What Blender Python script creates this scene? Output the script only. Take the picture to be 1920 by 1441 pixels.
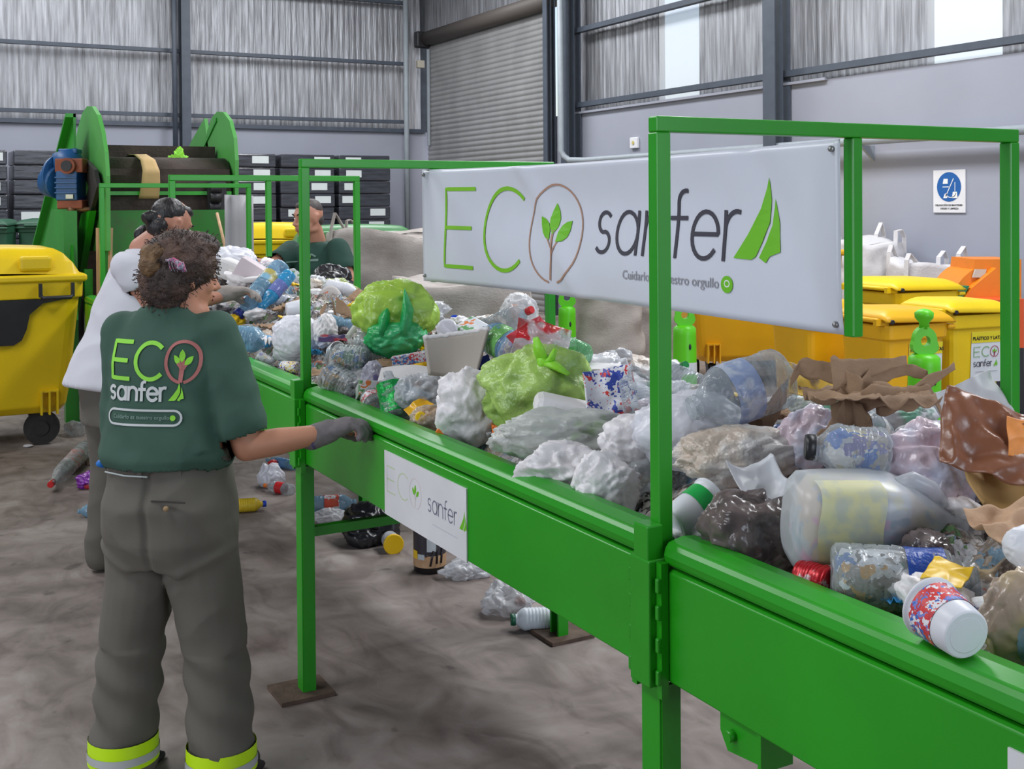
import bpy, bmesh, math, random
from math import sin, cos, pi, radians, sqrt, atan2
from mathutils import Vector, Matrix, noise
from mathutils.bvhtree import BVHTree
from mathutils.geometry import tessellate_polygon
for o in list(bpy.data.objects): bpy.data.objects.remove(o, do_unlink=True)
SC = bpy.context.scene
COL = SC.collection
V = Vector

# ------------------------------------------------------------------ camera
CAMZ, FPX, CY = 1.68, 2151.2, 411.8
YAW, PITCH, ROLL = .5028, -.0129, -.0075
FW = V((sin(YAW)*cos(PITCH), cos(YAW)*cos(PITCH), sin(PITCH)))
_r = V((cos(YAW), -sin(YAW), 0)); _u = _r.cross(FW)
RT = _r*cos(ROLL) + _u*sin(ROLL)
UP = -_r*sin(ROLL) + _u*cos(ROLL)
CAMP = V((0, 0, CAMZ))
cd = bpy.data.cameras.new('camera'); cam = bpy.data.objects.new('camera', cd); COL.objects.link(cam)
m = Matrix((RT, UP, -FW)).transposed().to_4x4(); m.translation = CAMP
cam.matrix_world = m
cd.sensor_fit = 'HORIZONTAL'; cd.sensor_width = 36; cd.lens = 36*FPX/1920
cd.shift_y = -(720.5-CY)/1920; cd.clip_start = .05; cd.clip_end = 200
SC.camera = cam
def ray(x, y): return FW + RT*((x-960)/FPX) - UP*((y-CY)/FPX)
def aX(x, y, v): d = ray(x, y); return CAMP + d*(v/d.x)
def aY(x, y, v): d = ray(x, y); return CAMP + d*(v/d.y)
def aZ(x, y, v): d = ray(x, y); return CAMP + d*((v-CAMZ)/d.z)
def aD(x, y, D): return CAMP + ray(x, y)*D
def depth(P): return (V(P)-CAMP).dot(FW)

# ------------------------------------------------------------------ render look, sky, daylight
SC.view_settings.view_transform = 'Standard'; SC.view_settings.look = 'None'
SC.view_settings.gamma = 1; SC.view_settings.use_curve_mapping = False
SC.view_settings.exposure = 0.2
cy = SC.cycles
cy.max_bounces = 8; cy.diffuse_bounces = 4; cy.glossy_bounces = 3; cy.transmission_bounces = 4
cy.transparent_max_bounces = 24; cy.caustics_reflective = False; cy.caustics_refractive = False
cy.sample_clamp_indirect = 6
W = bpy.data.worlds.new('sky'); SC.world = W; W.use_nodes = True
nt = W.node_tree; nt.nodes.clear()
sky = nt.nodes.new('ShaderNodeTexSky'); sky.sky_type = 'NISHITA'; sky.sun_elevation = radians(50); sky.sun_rotation = radians(100)
sky.sun_disc = False; sky.air_density = 1.0; sky.dust_density = 3
bg = nt.nodes.new('ShaderNodeBackground'); bg.inputs['Strength'].default_value = .22
wo = nt.nodes.new('ShaderNodeOutputWorld')
nt.links.new(sky.outputs[0], bg.inputs[0]); nt.links.new(bg.outputs[0], wo.inputs[0])
def area(name, loc, target, sx, sy, power, color=(1, 1, 1)):
    l = bpy.data.lights.new(name, 'AREA'); l.shape = 'RECTANGLE'; l.size = sx; l.size_y = sy
    l.energy = power; l.color = color
    o = bpy.data.objects.new(name, l); COL.objects.link(o); o.location = loc
    d = V(target)-V(loc); o.rotation_euler = d.to_track_quat('-Z', 'Y').to_euler()
    return o
# added fill lamps below the closed roof; daylight from the open gate behind the photographer
for (x, y, p) in [(6.0, 2.2, 340), (6.0, 8.2, 330), (6.0, 15, 330), (-2.5, 3.0, 190), (-2.5, 10, 230), (-1.5, 16, 260), (2, 17, 120)]:
    area('roof_fill', (x, y, 6.5), (x, y, 0), 1.3, 3.8, p, (.95, .97, 1))
area('gate_and_side_fill', (3.2, -5.8, 2.2), (2.6, 8, 1.4), 4.5, 3.6, 230, (.80, .88, 1))
area('gate_and_side_fill', (-6.8, 2.5, 2.2), (2, 3.2, 1.0), 4.5, 3.6, 230, (.84, .91, 1))  # added lamp brightening the left-facing panels; this wall has no gate

# ------------------------------------------------------------------ materials
MATS = {}
def _new(name):
    m = bpy.data.materials.new(name); m.use_nodes = True
    return m, m.node_tree, m.node_tree.nodes['Principled BSDF']
def s2l(c):
    return tuple(((x/255)/12.92 if x <= 10 else ((x/255+.055)/1.055)**2.4) for x in c)
def M(name, rgb=(128, 128, 128), rough=.5, metal=0, var=0, scale=8, bump=0, bscale=40, spec=.5, stretch=(1, 1, 1), coat=0, rgb2=None, detail=4, sub=0, contrast=(.3, .7)):
    """procedural principled; rgb in sRGB 0..255; rgb2 is blended in by noise"""
    if name in MATS: return MATS[name]
    m, nt, b = _new(name); c = s2l(rgb)
    b.inputs['Base Color'].default_value = (*c, 1); b.inputs['Roughness'].default_value = rough
    b.inputs['Metallic'].default_value = metal; b.inputs['Specular IOR Level'].default_value = spec
    if coat: b.inputs['Coat Weight'].default_value = coat; b.inputs['Coat Roughness'].default_value = .12
    if sub: b.inputs['Subsurface Weight'].default_value = sub; b.inputs['Subsurface Radius'].default_value = (.02, .008, .005)
    tc = nt.nodes.new('ShaderNodeTexCoord'); mp = nt.nodes.new('ShaderNodeMapping'); mp.inputs['Scale'].default_value = stretch
    nt.links.new(tc.outputs['Object'], mp.inputs[0])
    if var or rgb2:
        n = nt.nodes.new('ShaderNodeTexNoise'); n.inputs['Scale'].default_value = scale; n.inputs['Detail'].default_value = detail
        nt.links.new(mp.outputs[0], n.inputs['Vector'])
        r = nt.nodes.new('ShaderNodeValToRGB'); r.color_ramp.elements[0].position = contrast[0]; r.color_ramp.elements[1].position = contrast[1]
        if rgb2: c2 = s2l(rgb2); r.color_ramp.elements[0].color = (*c, 1); r.color_ramp.elements[1].color = (*c2, 1)
        else:
            r.color_ramp.elements[0].color = (*[x*(1-var) for x in c], 1); r.color_ramp.elements[1].color = (*[min(1, x*(1+var)) for x in c], 1)
        nt.links.new(n.outputs['Fac'], r.inputs[0]); nt.links.new(r.outputs[0], b.inputs['Base Color'])
    if bump:
        n2 = nt.nodes.new('ShaderNodeTexNoise'); n2.inputs['Scale'].default_value = bscale; n2.inputs['Detail'].default_value = 5
        nt.links.new(mp.outputs[0], n2.inputs['Vector'])
        bp = nt.nodes.new('ShaderNodeBump'); bp.inputs['Strength'].default_value = bump; bp.inputs['Distance'].default_value = .02
        nt.links.new(n2.outputs['Fac'], bp.inputs['Height']); nt.links.new(bp.outputs[0], b.inputs['Normal'])
    MATS[name] = m; return m
def FILM(name, rgb, alpha=.4, rough=.18, bump=.5, bscale=25, rgb2=None, scale=14, contrast=(.45, .6)):
    """thin plastic: principled mixed with a see-through share"""
    if name in MATS: return MATS[name]
    m, nt, b = _new(name); c = s2l(rgb)
    b.inputs['Base Color'].default_value = (*c, 1); b.inputs['Roughness'].default_value = rough; b.inputs['Specular IOR Level'].default_value = .8
    out = nt.nodes['Material Output']
    tr = nt.nodes.new('ShaderNodeBsdfTransparent'); tr.inputs[0].default_value = (*[min(1, .55+.45*x) for x in c], 1)
    mx = nt.nodes.new('ShaderNodeMixShader'); lw = nt.nodes.new('ShaderNodeLayerWeight'); lw.inputs[0].default_value = .35
    ma = nt.nodes.new('ShaderNodeMapRange'); ma.inputs['To Min'].default_value = alpha; ma.inputs['To Max'].default_value = min(1, alpha+.45)
    nt.links.new(lw.outputs['Facing'], ma.inputs['Value'])
    nt.links.new(ma.outputs[0], mx.inputs[0]); nt.links.new(tr.outputs[0], mx.inputs[1]); nt.links.new(b.outputs[0], mx.inputs[2]); nt.links.new(mx.outputs[0], out.inputs[0])
    tc = nt.nodes.new('ShaderNodeTexCoord')
    if rgb2:
        n = nt.nodes.new('ShaderNodeTexNoise'); n.inputs['Scale'].default_value = scale; nt.links.new(tc.outputs['Object'], n.inputs['Vector'])
        r = nt.nodes.new('ShaderNodeValToRGB'); r.color_ramp.elements[0].position = contrast[0]; r.color_ramp.elements[1].position = contrast[1]
        r.color_ramp.elements[0].color = (*c, 1); r.color_ramp.elements[1].color = (*s2l(rgb2), 1)
        nt.links.new(n.outputs['Fac'], r.inputs[0]); nt.links.new(r.outputs[0], b.inputs['Base Color'])
    if bump:
        n2 = nt.nodes.new('ShaderNodeTexNoise'); n2.inputs['Scale'].default_value = bscale; n2.inputs['Detail'].default_value = 3
        nt.links.new(tc.outputs['Object'], n2.inputs['Vector'])
        bp = nt.nodes.new('ShaderNodeBump'); bp.inputs['Strength'].default_value = bump; bp.inputs['Distance'].default_value = .02
        nt.links.new(n2.outputs['Fac'], bp.inputs['Height']); nt.links.new(bp.outputs[0], b.inputs['Normal'])
    MATS[name] = m; return m
def MIXM(name, colors, scale=12, rough=.4, bump=.4, kind='VORONOI', alpha=1):
    """many colours in patches, for printed or stuffed things"""
    if name in MATS: return MATS[name]
    m, nt, b = _new(name); b.inputs['Roughness'].default_value = rough
    tc = nt.nodes.new('ShaderNodeTexCoord'); v = nt.nodes.new('ShaderNodeTexVoronoi'); v.inputs['Scale'].default_value = scale
    nz = nt.nodes.new('ShaderNodeTexNoise'); nz.inputs['Scale'].default_value = scale*1.4
    ad = nt.nodes.new('ShaderNodeVectorMath'); ad.operation = 'MULTIPLY_ADD'; ad.inputs[1].default_value = (.12, .12, .12)
    nt.links.new(tc.outputs['Object'], nz.inputs['Vector']); nt.links.new(nz.outputs['Color'], ad.inputs[0]); nt.links.new(tc.outputs['Object'], ad.inputs[2])
    nt.links.new(ad.outputs[0], v.inputs['Vector'])
    sp = nt.nodes.new('ShaderNodeSeparateColor'); nt.links.new(v.outputs['Color'], sp.inputs[0])
    r = nt.nodes.new('ShaderNodeValToRGB'); r.color_ramp.interpolation = 'CONSTANT'
    n = len(colors)
    while len(r.color_ramp.elements) < n: r.color_ramp.elements.new(.5)
    for i, c in enumerate(colors): r.color_ramp.elements[i].position = i/n; r.color_ramp.elements[i].color = (*s2l(c), 1)
    nt.links.new(sp.outputs[0], r.inputs[0]); nt.links.new(r.outputs[0], b.inputs['Base Color'])
    if bump:
        bp = nt.nodes.new('ShaderNodeBump'); bp.inputs['Strength'].default_value = bump; bp.inputs['Distance'].default_value = .01
        nt.links.new(v.outputs['Distance'], bp.inputs['Height']); nt.links.new(bp.outputs[0], b.inputs['Normal'])
    b.inputs['Alpha'].default_value = alpha
    MATS[name] = m; return m

GREEN = M('green_paint', (32, 150, 20), .34, var=.10, scale=3, spec=.5, bump=.03, bscale=6)
GREEN_D = M('green_paint_worn', (40, 118, 38), .5, var=.3, scale=7, rgb2=(60, 100, 45), contrast=(.5, .75))
RUSTY = M('rusty_plate', (92, 74, 62), .8, var=.35, scale=20, bump=.3)
RUBBER = M('black_rubber', (38, 36, 35), .75, var=.3, scale=10, bump=.3, bscale=30)
WHITE_P = M('white_plastic', (222, 222, 226), .38, var=.04)
YEL = M('yellow_bin_plastic', (226, 192, 12), .42, var=.07, scale=3, bump=.06, bscale=60)
YEL2 = M('amber_yellow_bin_plastic', (224, 168, 8), .42, var=.06, scale=3)
BLACKP = M('black_plastic', (34, 34, 38), .5, var=.2)
STEEL = M('dark_steel', (66, 72, 80), .5, metal=.2, var=.15)
BOLT = M('zinc_bolt', (150, 150, 150), .35, metal=.8)

# ------------------------------------------------------------------ mesh builder
class MB:
    def __init__(s): s.bm = bmesh.new(); s.mi = 0
    def _mark(s, n0):
        s.bm.faces.ensure_lookup_table()
        for f in s.bm.faces[n0:]: f.material_index = s.mi
    def box(s, c, d, rz=0, rx=0, ry=0, bev=0, mat=None):
        n0 = len(s.bm.faces)
        mt = (mat or (Matrix.Translation(V(c)) @ Matrix.Rotation(rz, 4, 'Z') @ Matrix.Rotation(ry, 4, 'Y') @ Matrix.Rotation(rx, 4, 'X'))) @ Matrix.Diagonal((*d, 1))
        r = bmesh.ops.create_cube(s.bm, size=1, matrix=mt)
        if bev:
            es = list({e for v in r['verts'] for e in v.link_edges})
            bmesh.ops.bevel(s.bm, geom=es, offset=bev, segments=2, affect='EDGES', profile=.5)
        s._mark(n0); return s
    def bar(s, a, b, w, h=None, bev=0, up=(0, 0, 1)):
        a, b = V(a), V(b); d = b-a; L = d.length; x = d.normalized(); z = V(up)
        if abs(x.dot(z)) > .99: z = V((0, 1, 0))
        y = z.cross(x).normalized(); z = x.cross(y)
        mt = Matrix((x, y, z)).transposed().to_4x4(); mt.translation = (a+b)/2
        return s.box(None, (L, w, h or w), bev=bev, mat=mt)
    def tube(s, pts, rad, seg=10, cap=True, flat=1):
        n0 = len(s.bm.faces); pts = [V(p) for p in pts]; n = len(pts)
        rad = rad if isinstance(rad, (list, tuple)) else [rad]*n
        t0 = (pts[1]-pts[0]).normalized(); ref = V((0, 0, 1)) if abs(t0.z) < .9 else V((1, 0, 0))
        u = ref.cross(t0).normalized(); rings = []
        for i in range(n):
            t = (pts[min(i+1, n-1)]-pts[max(i-1, 0)])
            t = t.normalized() if t.length > 1e-9 else t0
            u = (u-t*u.dot(t)).normalized(); w = t.cross(u)
            rings.append([s.bm.verts.new(pts[i]+u*(cos(a)*rad[i])+w*(sin(a)*rad[i]*flat)) for a in [2*pi*k/seg for k in range(seg)]])
        for i in range(n-1):
            for k in range(seg):
                f = s.bm.faces.new((rings[i][k], rings[i][(k+1) % seg], rings[i+1][(k+1) % seg], rings[i+1][k])); f.smooth = True
        if cap:
            s.bm.faces.new(list(reversed(rings[0]))); s.bm.faces.new(rings[-1])
        s._mark(n0); return s
    def cyl(s, a, b, r, seg=20): return s.tube([a, b], r, seg)
    def ball(s, c, r, mt=None, u=16, v=10):
        n0 = len(s.bm.faces)
        if not isinstance(r, (list, tuple)): r = (r, r, r)
        R = Matrix.Translation(V(c)) @ (mt.to_4x4() if mt else Matrix.Identity(4)) @ Matrix.Diagonal((*r, 1))
        bmesh.ops.create_uvsphere(s.bm, u_segments=u, v_segments=v, radius=1, matrix=R)
        s.bm.faces.ensure_lookup_table()
        for f in s.bm.faces[n0:]: f.smooth = True
        s._mark(n0); return s
    def prism(s, poly, off, axis=None):
        """poly: list of 3D points (planar), extruded by vector off"""
        n0 = len(s.bm.faces); off = V(off)
        a = [s.bm.verts.new(V(p)) for p in poly]; b = [s.bm.verts.new(V(p)+off) for p in poly]; n = len(poly)
        s.bm.faces.new(a); s.bm.faces.new(list(reversed(b)))
        for i in range(n): s.bm.faces.new((a[i], b[i], b[(i+1) % n], a[(i+1) % n]))
        s._mark(n0); return s
    def lathe(s, prof, mt=None, seg=24, cap0=True, cap1=True, sq=0, sx=1, sy=1):
        """prof: (t along local X, radius); sq>0 squares the section"""
        n0 = len(s.bm.faces); mt = mt or Matrix.Identity(4); rings = []
        for (t, r) in prof:
            ring = []
            for k in range(seg):
                a = 2*pi*k/seg; c_, s_ = cos(a), sin(a)
                if sq: q = (abs(c_)**sq+abs(s_)**sq)**(-1/sq)
                else: q = 1
                ring.append(s.bm.verts.new(mt @ V((t, r*c_*q*sx, r*s_*q*sy))))
            rings.append(ring)
        for i in range(len(rings)-1):
            for k in range(seg):
                f = s.bm.faces.new((rings[i][k], rings[i][(k+1) % seg], rings[i+1][(k+1) % seg], rings[i+1][k])); f.smooth = True
        if cap0: s.bm.faces.new(list(reversed(rings[0])))
        if cap1: s.bm.faces.new(rings[-1])
        s._mark(n0); return s
    def grid(s, fn, nx, ny, smooth=True):
        n0 = len(s.bm.faces)
        g = [[s.bm.verts.new(V(fn(i/nx, j/ny))) for j in range(ny+1)] for i in range(nx+1)]
        for i in range(nx):
            for j in range(ny):
                f = s.bm.faces.new((g[i][j], g[i+1][j], g[i+1][j+1], g[i][j+1])); f.smooth = smooth
        s._mark(n0); return s
    def crumple(s, amp, freq=9, seed=0, sharp=True):
        o = V((seed*3.1, seed*1.7, -seed*2.3))
        s.bm.normal_update()
        for v in s.bm.verts:
            p = v.co*freq+o
            n = 1-2*abs(noise.noise(p)) if sharp else noise.noise(p)
            n2 = noise.noise(p*2.3)
            v.co += v.normal*(amp*(n*.7+n2*.5))
        return s
    def build(s, name, mats, parent=None, world=True, origin=None, recalc=True):
        if recalc: bmesh.ops.recalc_face_normals(s.bm, faces=s.bm.faces[:])
        if origin is None and parent is None and len(s.bm.verts):
            xs = [v.co for v in s.bm.verts]
            origin = V((sum(p.x for p in xs)/len(xs), sum(p.y for p in xs)/len(xs), min(p.z for p in xs)))
        if parent is not None and world: origin = world_loc(parent)
        if origin is not None and world:
            bmesh.ops.translate(s.bm, verts=s.bm.verts[:], vec=-V(origin))
        me = bpy.data.meshes.new(name); s.bm.to_mesh(me); s.bm.free()
        for mm in (mats if isinstance(mats, (list, tuple)) else [mats]): me.materials.append(mm)
        o = bpy.data.objects.new(name, me); COL.objects.link(o)
        if parent is not None: o.parent = parent
        elif origin is not None and world: o.location = origin
        return o
def world_loc(o):
    p = V((0, 0, 0))
    while o is not None: p += V(o.location); o = o.parent
    return p
def tag(o, label=None, cat=None, group=None, kind=None):
    if label: o['label'] = label
    if cat: o['category'] = cat
    if group: o['group'] = group
    if kind: o['kind'] = kind
    return o
def thing(name, loc, label, cat, group=None):
    o = bpy.data.objects.new(name, None); COL.objects.link(o); o.location = V(loc); o.empty_display_size = .1
    return tag(o, label, cat, group)
def copy_tree(o, parent=None):
    c = o.copy(); COL.objects.link(c)
    if parent is not None: c.parent = parent
    for ch in [x for x in o.children]: copy_tree(ch, c)
    return c
def solid(o, t, off=0):
    md = o.modifiers.new('solid', 'SOLIDIFY'); md.thickness = t; md.offset = off; return o
def bevel(o, w, seg=2):
    md = o.modifiers.new('bevel', 'BEVEL'); md.width = w; md.segments = seg; md.limit_method = 'ANGLE'; return o

# ------------------------------------------------------------------ drawn marks (strokes and fills in a 2D frame)
def arc(cx, cy_, rx, ry, a0, a1, n=20):
    return [(cx+rx*cos(radians(a0+(a1-a0)*i/n)), cy_+ry*sin(radians(a0+(a1-a0)*i/n))) for i in range(n+1)]
def dens(pts, step):
    out = [pts[0]]
    for a, b in zip(pts, pts[1:]):
        L = math.hypot(b[0]-a[0], b[1]-a[1]); n = max(1, int(L/step))
        out += [(a[0]+(b[0]-a[0])*i/n, a[1]+(b[1]-a[1])*i/n) for i in range(1, n+1)]
    return out
def draw(name, items, mp, mats, parent, step=.03, grp='marks'):
    """items: list of ('s'|'f'|'t', data, width, material key). mp(u,v)->3D. One mesh for each material key."""
    keys = []
    for it in items:
        if it[3] not in keys: keys.append(it[3])
    bm = bmesh.new()
    for it in items:
        mi = keys.index(it[3])
        if it[0] == 's':
            pts = dens(it[1], step); w = it[2]/2; n = len(pts); L = []
            for i in range(n):
                a = pts[max(0, i-1)]; b = pts[min(n-1, i+1)]; dx, dy = b[0]-a[0], b[1]-a[1]; l = math.hypot(dx, dy) or 1
                nx, ny = -dy/l*w, dx/l*w; p = pts[i]
                ex = 0
                if i == 0: ex = -w*.6
                if i == n-1: ex = w*.6
                px, py = p[0]+dx/l*ex, p[1]+dy/l*ex
                L.append((bm.verts.new(mp(px+nx, py+ny)), bm.verts.new(mp(px-nx, py-ny))))
            for i in range(n-1):
                f = bm.faces.new((L[i][0], L[i+1][0], L[i+1][1], L[i][1])); f.material_index = mi
        elif it[0] == 'f':
            poly = dens(it[1]+[it[1][0]], step)[:-1]
            tris = tessellate_polygon([[V((p[0], p[1], 0)) for p in poly]])
            vs = [bm.verts.new(mp(*p)) for p in poly]
            for t in tris:
                try: f = bm.faces.new([vs[k] for k in t]); f.material_index = mi
                except ValueError: pass
        elif it[0] == 't':
            (txt, x, y, size) = it[1]
            cu = bpy.data.curves.new('t', 'FONT'); cu.body = txt; cu.size = size; cu.offset = it[2]; cu.resolution_u = 3
            ob = bpy.data.objects.new('t', cu); COL.objects.link(ob)
            dg = bpy.context.evaluated_depsgraph_get(); me = bpy.data.meshes.new_from_object(ob.evaluated_get(dg))
            vs = [bm.verts.new(mp(x+v.co.x, y+v.co.y)) for v in me.vertices]
            for pl in me.polygons:
                try: f = bm.faces.new([vs[k] for k in pl.vertices]); f.material_index = mi
                except ValueError: pass
            bpy.data.objects.remove(ob); bpy.data.curves.remove(cu); bpy.data.meshes.remove(me)
    me = bpy.data.meshes.new(name); bm.to_mesh(me); bm.free()
    for k in keys: me.materials.append(mats[k])
    o = bpy.data.objects.new(name, me); COL.objects.link(o); o.parent = parent
    if parent is not None:
        off = world_loc(parent)
        for v in me.vertices: v.co -= off
    return o
def eco(x, y, s, we, wo_, kind='wide'):
    """ECO with the seedling in the O; s = letter height; returns items, width"""
    I = []
    I.append(('s', [(x+.80*s, y+s), (x, y+s), (x, y), (x+.80*s, y)], we, 'green')); I.append(('s', [(x, y+.5*s), (x+.7*s, y+.5*s)], we, 'green'))
    cx = x+1.62*s
    I.append(('s', arc(cx, y+.5*s, .56*s, .5*s, 48, 312, 26), we, 'green'))
    ox = x+2.72*s
    I.append(('s', arc(ox, y+.47*s, .54*s, .56*s, -78, 262, 40), wo_, 'brown'))
    I.append(('s', [(ox-.03*s, y-.05*s), (ox, y+.2*s), (ox, y+.5*s)], wo_*1.5, 'brown'))
    I.append(('s', [(ox, y+.22*s), (ox+.12*s, y+.40*s)], wo_, 'brown')); I.append(('s', [(ox, y+.3*s), (ox-.12*s, y+.42*s)], wo_, 'brown'))
    def leaf(cx, cy_, a, L, w):
        ca, sa = cos(radians(a)), sin(radians(a)); P = []
        for t, ww in [(0, 0), (.25, .8), (.5, 1), (.75, .7), (1, 0)]: P.append((t*L, ww*w))
        for t, ww in [(.75, -.7), (.5, -1), (.25, -.8)]: P.append((t*L, ww*w))
        return [(cx+p[0]*ca-p[1]*sa, cy_+p[0]*sa+p[1]*ca) for p in P]
    I.append(('f', leaf(ox, y+.46*s, 90, .36*s, .09*s), 0, 'leaf'))
    I.append(('f', leaf(ox-.06*s, y+.40*s, 128, .34*s, .09*s), 0, 'leaf'))
    I.append(('f', leaf(ox+.08*s, y+.38*s, 45, .34*s, .09*s), 0, 'leaf'))
    return I
def sanfer(x, y, h, w, key='grey'):
    """thin rounded lower-case letters, h = x-height"""
    I = []; r = h/2; X = x
    I.append(('s', arc(X+.32*h, y+.74*h, .26*h, .25*h, 40, 255, 12)+arc(X+.30*h, y+.26*h, .28*h, .26*h, 75, -140, 12), w, key)); X += .86*h
    I.append(('s', arc(X+.42*h, y+r, .42*h, r, 0, 360, 24), w, key)); I.append(('s', [(X+.84*h, y+h), (X+.84*h, y)], w, key)); X += 1.12*h
    I.append(('s', [(X, y), (X, y+h)], w, key)); I.append(('s', arc(X+.38*h, y+.6*h, .38*h, .4*h, 180, 0, 14)+[(X+.76*h, y)], w, key)); X += 1.02*h
    I.append(('s', [(X+.16*h, y), (X+.16*h, y+1.2*h)]+arc(X+.42*h, y+1.2*h, .26*h, .26*h, 180, 80, 8), w, key)); I.append(('s', [(X-.08*h, y+.86*h), (X+.46*h, y+.86*h)], w, key)); X += .66*h
    I.append(('s', [(X+.02*h, y+.52*h), (X+.84*h, y+.52*h)]+arc(X+.43*h, y+r, .42*h, r, 5, 320, 22), w, key)); X += 1.06*h
    I.append(('s', [(X, y), (X, y+h)], w, key)); I.append(('s', arc(X+.34*h, y+.62*h, .34*h, .38*h, 180, 75, 10), w, key)); X += .56*h
    return I, X
def sail(x, y, s, key='leaf'):
    return [('f', [(x-.02*s, y), (x+.22*s, y+.30*s), (x+.44*s, y+.62*s), (x+.56*s, y+1.0*s), (x+.60*s, y+.72*s), (x+.60*s, y+.45*s), (x+.48*s, y+.2*s), (x+.38*s, y+.03*s), (x+.3*s, y-.01*s)], 0, key),
            ('f', [(x+.44*s, y+.02*s), (x+.56*s, y+.22*s), (x+.645*s, y+.42*s), (x+.66*s, y+.74*s), (x+.75*s, y+.45*s), (x+.80*s, y+.1*s), (x+.62*s, y+.04*s), (x+.56*s, y-.04*s)], 0, key)]
INK = dict(green=M('logo_green', (126, 196, 36), .5), brown=M('logo_brown', (176, 138, 118), .5), leaf=M('logo_leaf', (110, 190, 30), .5),
           grey=M('logo_grey', (62, 60, 72), .5), pale=M('logo_pale', (150, 150, 158), .5), black=M('ink_black', (30, 30, 30), .5),
           blue=M('ink_blue', (25, 90, 160), .5), white=M('ink_white', (228, 230, 232), .5), red=M('ink_red', (190, 50, 50), .5))

# ------------------------------------------------------------------ room
XR, XL, YB, YF, ZW, ZR = 9.0, -7.0, 19.79, -6.0, 3.02, 6.6
def KZ(z): return 1.68+(z-1.68)*1.2
def struct(o): o['kind'] = 'structure'; return o
def floor_mat():
    m, nt, b = _new('concrete_floor'); b.inputs['Roughness'].default_value = .72
    tc = nt.nodes.new('ShaderNodeTexCoord')
    def noi(sc, det, st=(1, 1, 1), rot=0, dist=0):
        mp = nt.nodes.new('ShaderNodeMapping'); mp.inputs['Scale'].default_value = st; mp.inputs['Rotation'].default_value = (0, 0, rot)
        n = nt.nodes.new('ShaderNodeTexNoise'); n.inputs['Scale'].default_value = sc; n.inputs['Detail'].default_value = det; n.inputs['Distortion'].default_value = dist
        nt.links.new(tc.outputs['Object'], mp.inputs[0]); nt.links.new(mp.outputs[0], n.inputs['Vector']); return n
    def ramp(n, stops):
        r = nt.nodes.new('ShaderNodeValToRGB')
        while len(r.color_ramp.elements) < len(stops): r.color_ramp.elements.new(.5)
        for e, (p, c) in zip(r.color_ramp.elements, stops): e.position = p; e.color = (*s2l(c), 1)
        nt.links.new(n.outputs['Fac'], r.inputs[0]); return r
    a = ramp(noi(.9, 6, (1, 2.2, 1), .5, .8), [(.25, (104, 94, 90)), (.45, (140, 129, 124)), (.58, (158, 148, 143)), (.8, (186, 178, 175))])
    c = ramp(noi(3.3, 8, (1.6, 1, 1), .9, 1.5), [(.3, (150, 138, 132)), (.5, (215, 210, 206)), (.75, (255, 255, 255))])
    mx = nt.nodes.new('ShaderNodeMix'); mx.data_type = 'RGBA'; mx.blend_type = 'MULTIPLY'; mx.inputs[0].default_value = .75
    nt.links.new(a.outputs[0], mx.inputs[6]); nt.links.new(c.outputs[0], mx.inputs[7])
    s = ramp(noi(7, 4, (1, 1, 1), 0, .4), [(.66, (255, 255, 255)), (.74, (120, 110, 104))])
    m2 = nt.nodes.new('ShaderNodeMix'); m2.data_type = 'RGBA'; m2.blend_type = 'MULTIPLY'; m2.inputs[0].default_value = .6
    nt.links.new(mx.outputs[2], m2.inputs[6]); nt.links.new(s.outputs[0], m2.inputs[7]); nt.links.new(m2.outputs[2], b.inputs['Base Color'])
    n3 = noi(18, 6); bp = nt.nodes.new('ShaderNodeBump'); bp.inputs['Strength'].default_value = .12; bp.inputs['Distance'].default_value = .02
    nt.links.new(n3.outputs['Fac'], bp.inputs['Height']); nt.links.new(bp.outputs[0], b.inputs['Normal'])
    return m
b = MB(); b.box(((XL+XR)/2, (YB+YF)/2, -.1), (XR-XL+.6, YB-YF+.6, .2)); struct(b.build('floor', floor_mat()))
PLASTER = M('painted_plaster', (152, 155, 168), .8, var=.04, scale=1.2, bump=.05, bscale=12)
def foil_mat():
    m, nt, b = _new('foil_insulation'); b.inputs['Metallic'].default_value = .6; b.inputs['Roughness'].default_value = .5
    tc = nt.nodes.new('ShaderNodeTexCoord'); mp = nt.nodes.new('ShaderNodeMapping'); mp.inputs['Scale'].default_value = (9, 9, .6)
    n = nt.nodes.new('ShaderNodeTexNoise'); n.inputs['Scale'].default_value = 2.2; n.inputs['Detail'].default_value = 8
    nt.links.new(tc.outputs['Object'], mp.inputs[0]); nt.links.new(mp.outputs[0], n.inputs['Vector'])
    r = nt.nodes.new('ShaderNodeValToRGB'); r.color_ramp.elements[0].position = .3; r.color_ramp.elements[0].color = (*s2l((126, 127, 131)), 1); r.color_ramp.elements[1].position = .72; r.color_ramp.elements[1].color = (*s2l((188, 190, 196)), 1)
    nt.links.new(n.outputs['Fac'], r.inputs[0]); nt.links.new(r.outputs[0], b.inputs['Base Color'])
    n2 = nt.nodes.new('ShaderNodeTexNoise'); n2.inputs['Scale'].default_value = 5; n2.inputs['Detail'].default_value = 6; nt.links.new(mp.outputs[0], n2.inputs['Vector'])
    bp = nt.nodes.new('ShaderNodeBump'); bp.inputs['Strength'].default_value = .45; bp.inputs['Distance'].default_value = .03
    nt.links.new(n2.outputs['Fac'], bp.inputs['Height']); nt.links.new(bp.outputs[0], b.inputs['Normal'])
    return m
FOIL = foil_mat()
GIRT = M('girt_paint', (72, 80, 92), .5, var=.1)
WSTR = [(12.48, 11.62), (8.0, 7.13), (3.4, 2.6), (-1.0, -1.8)]          # translucent strips in the right wall
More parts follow.
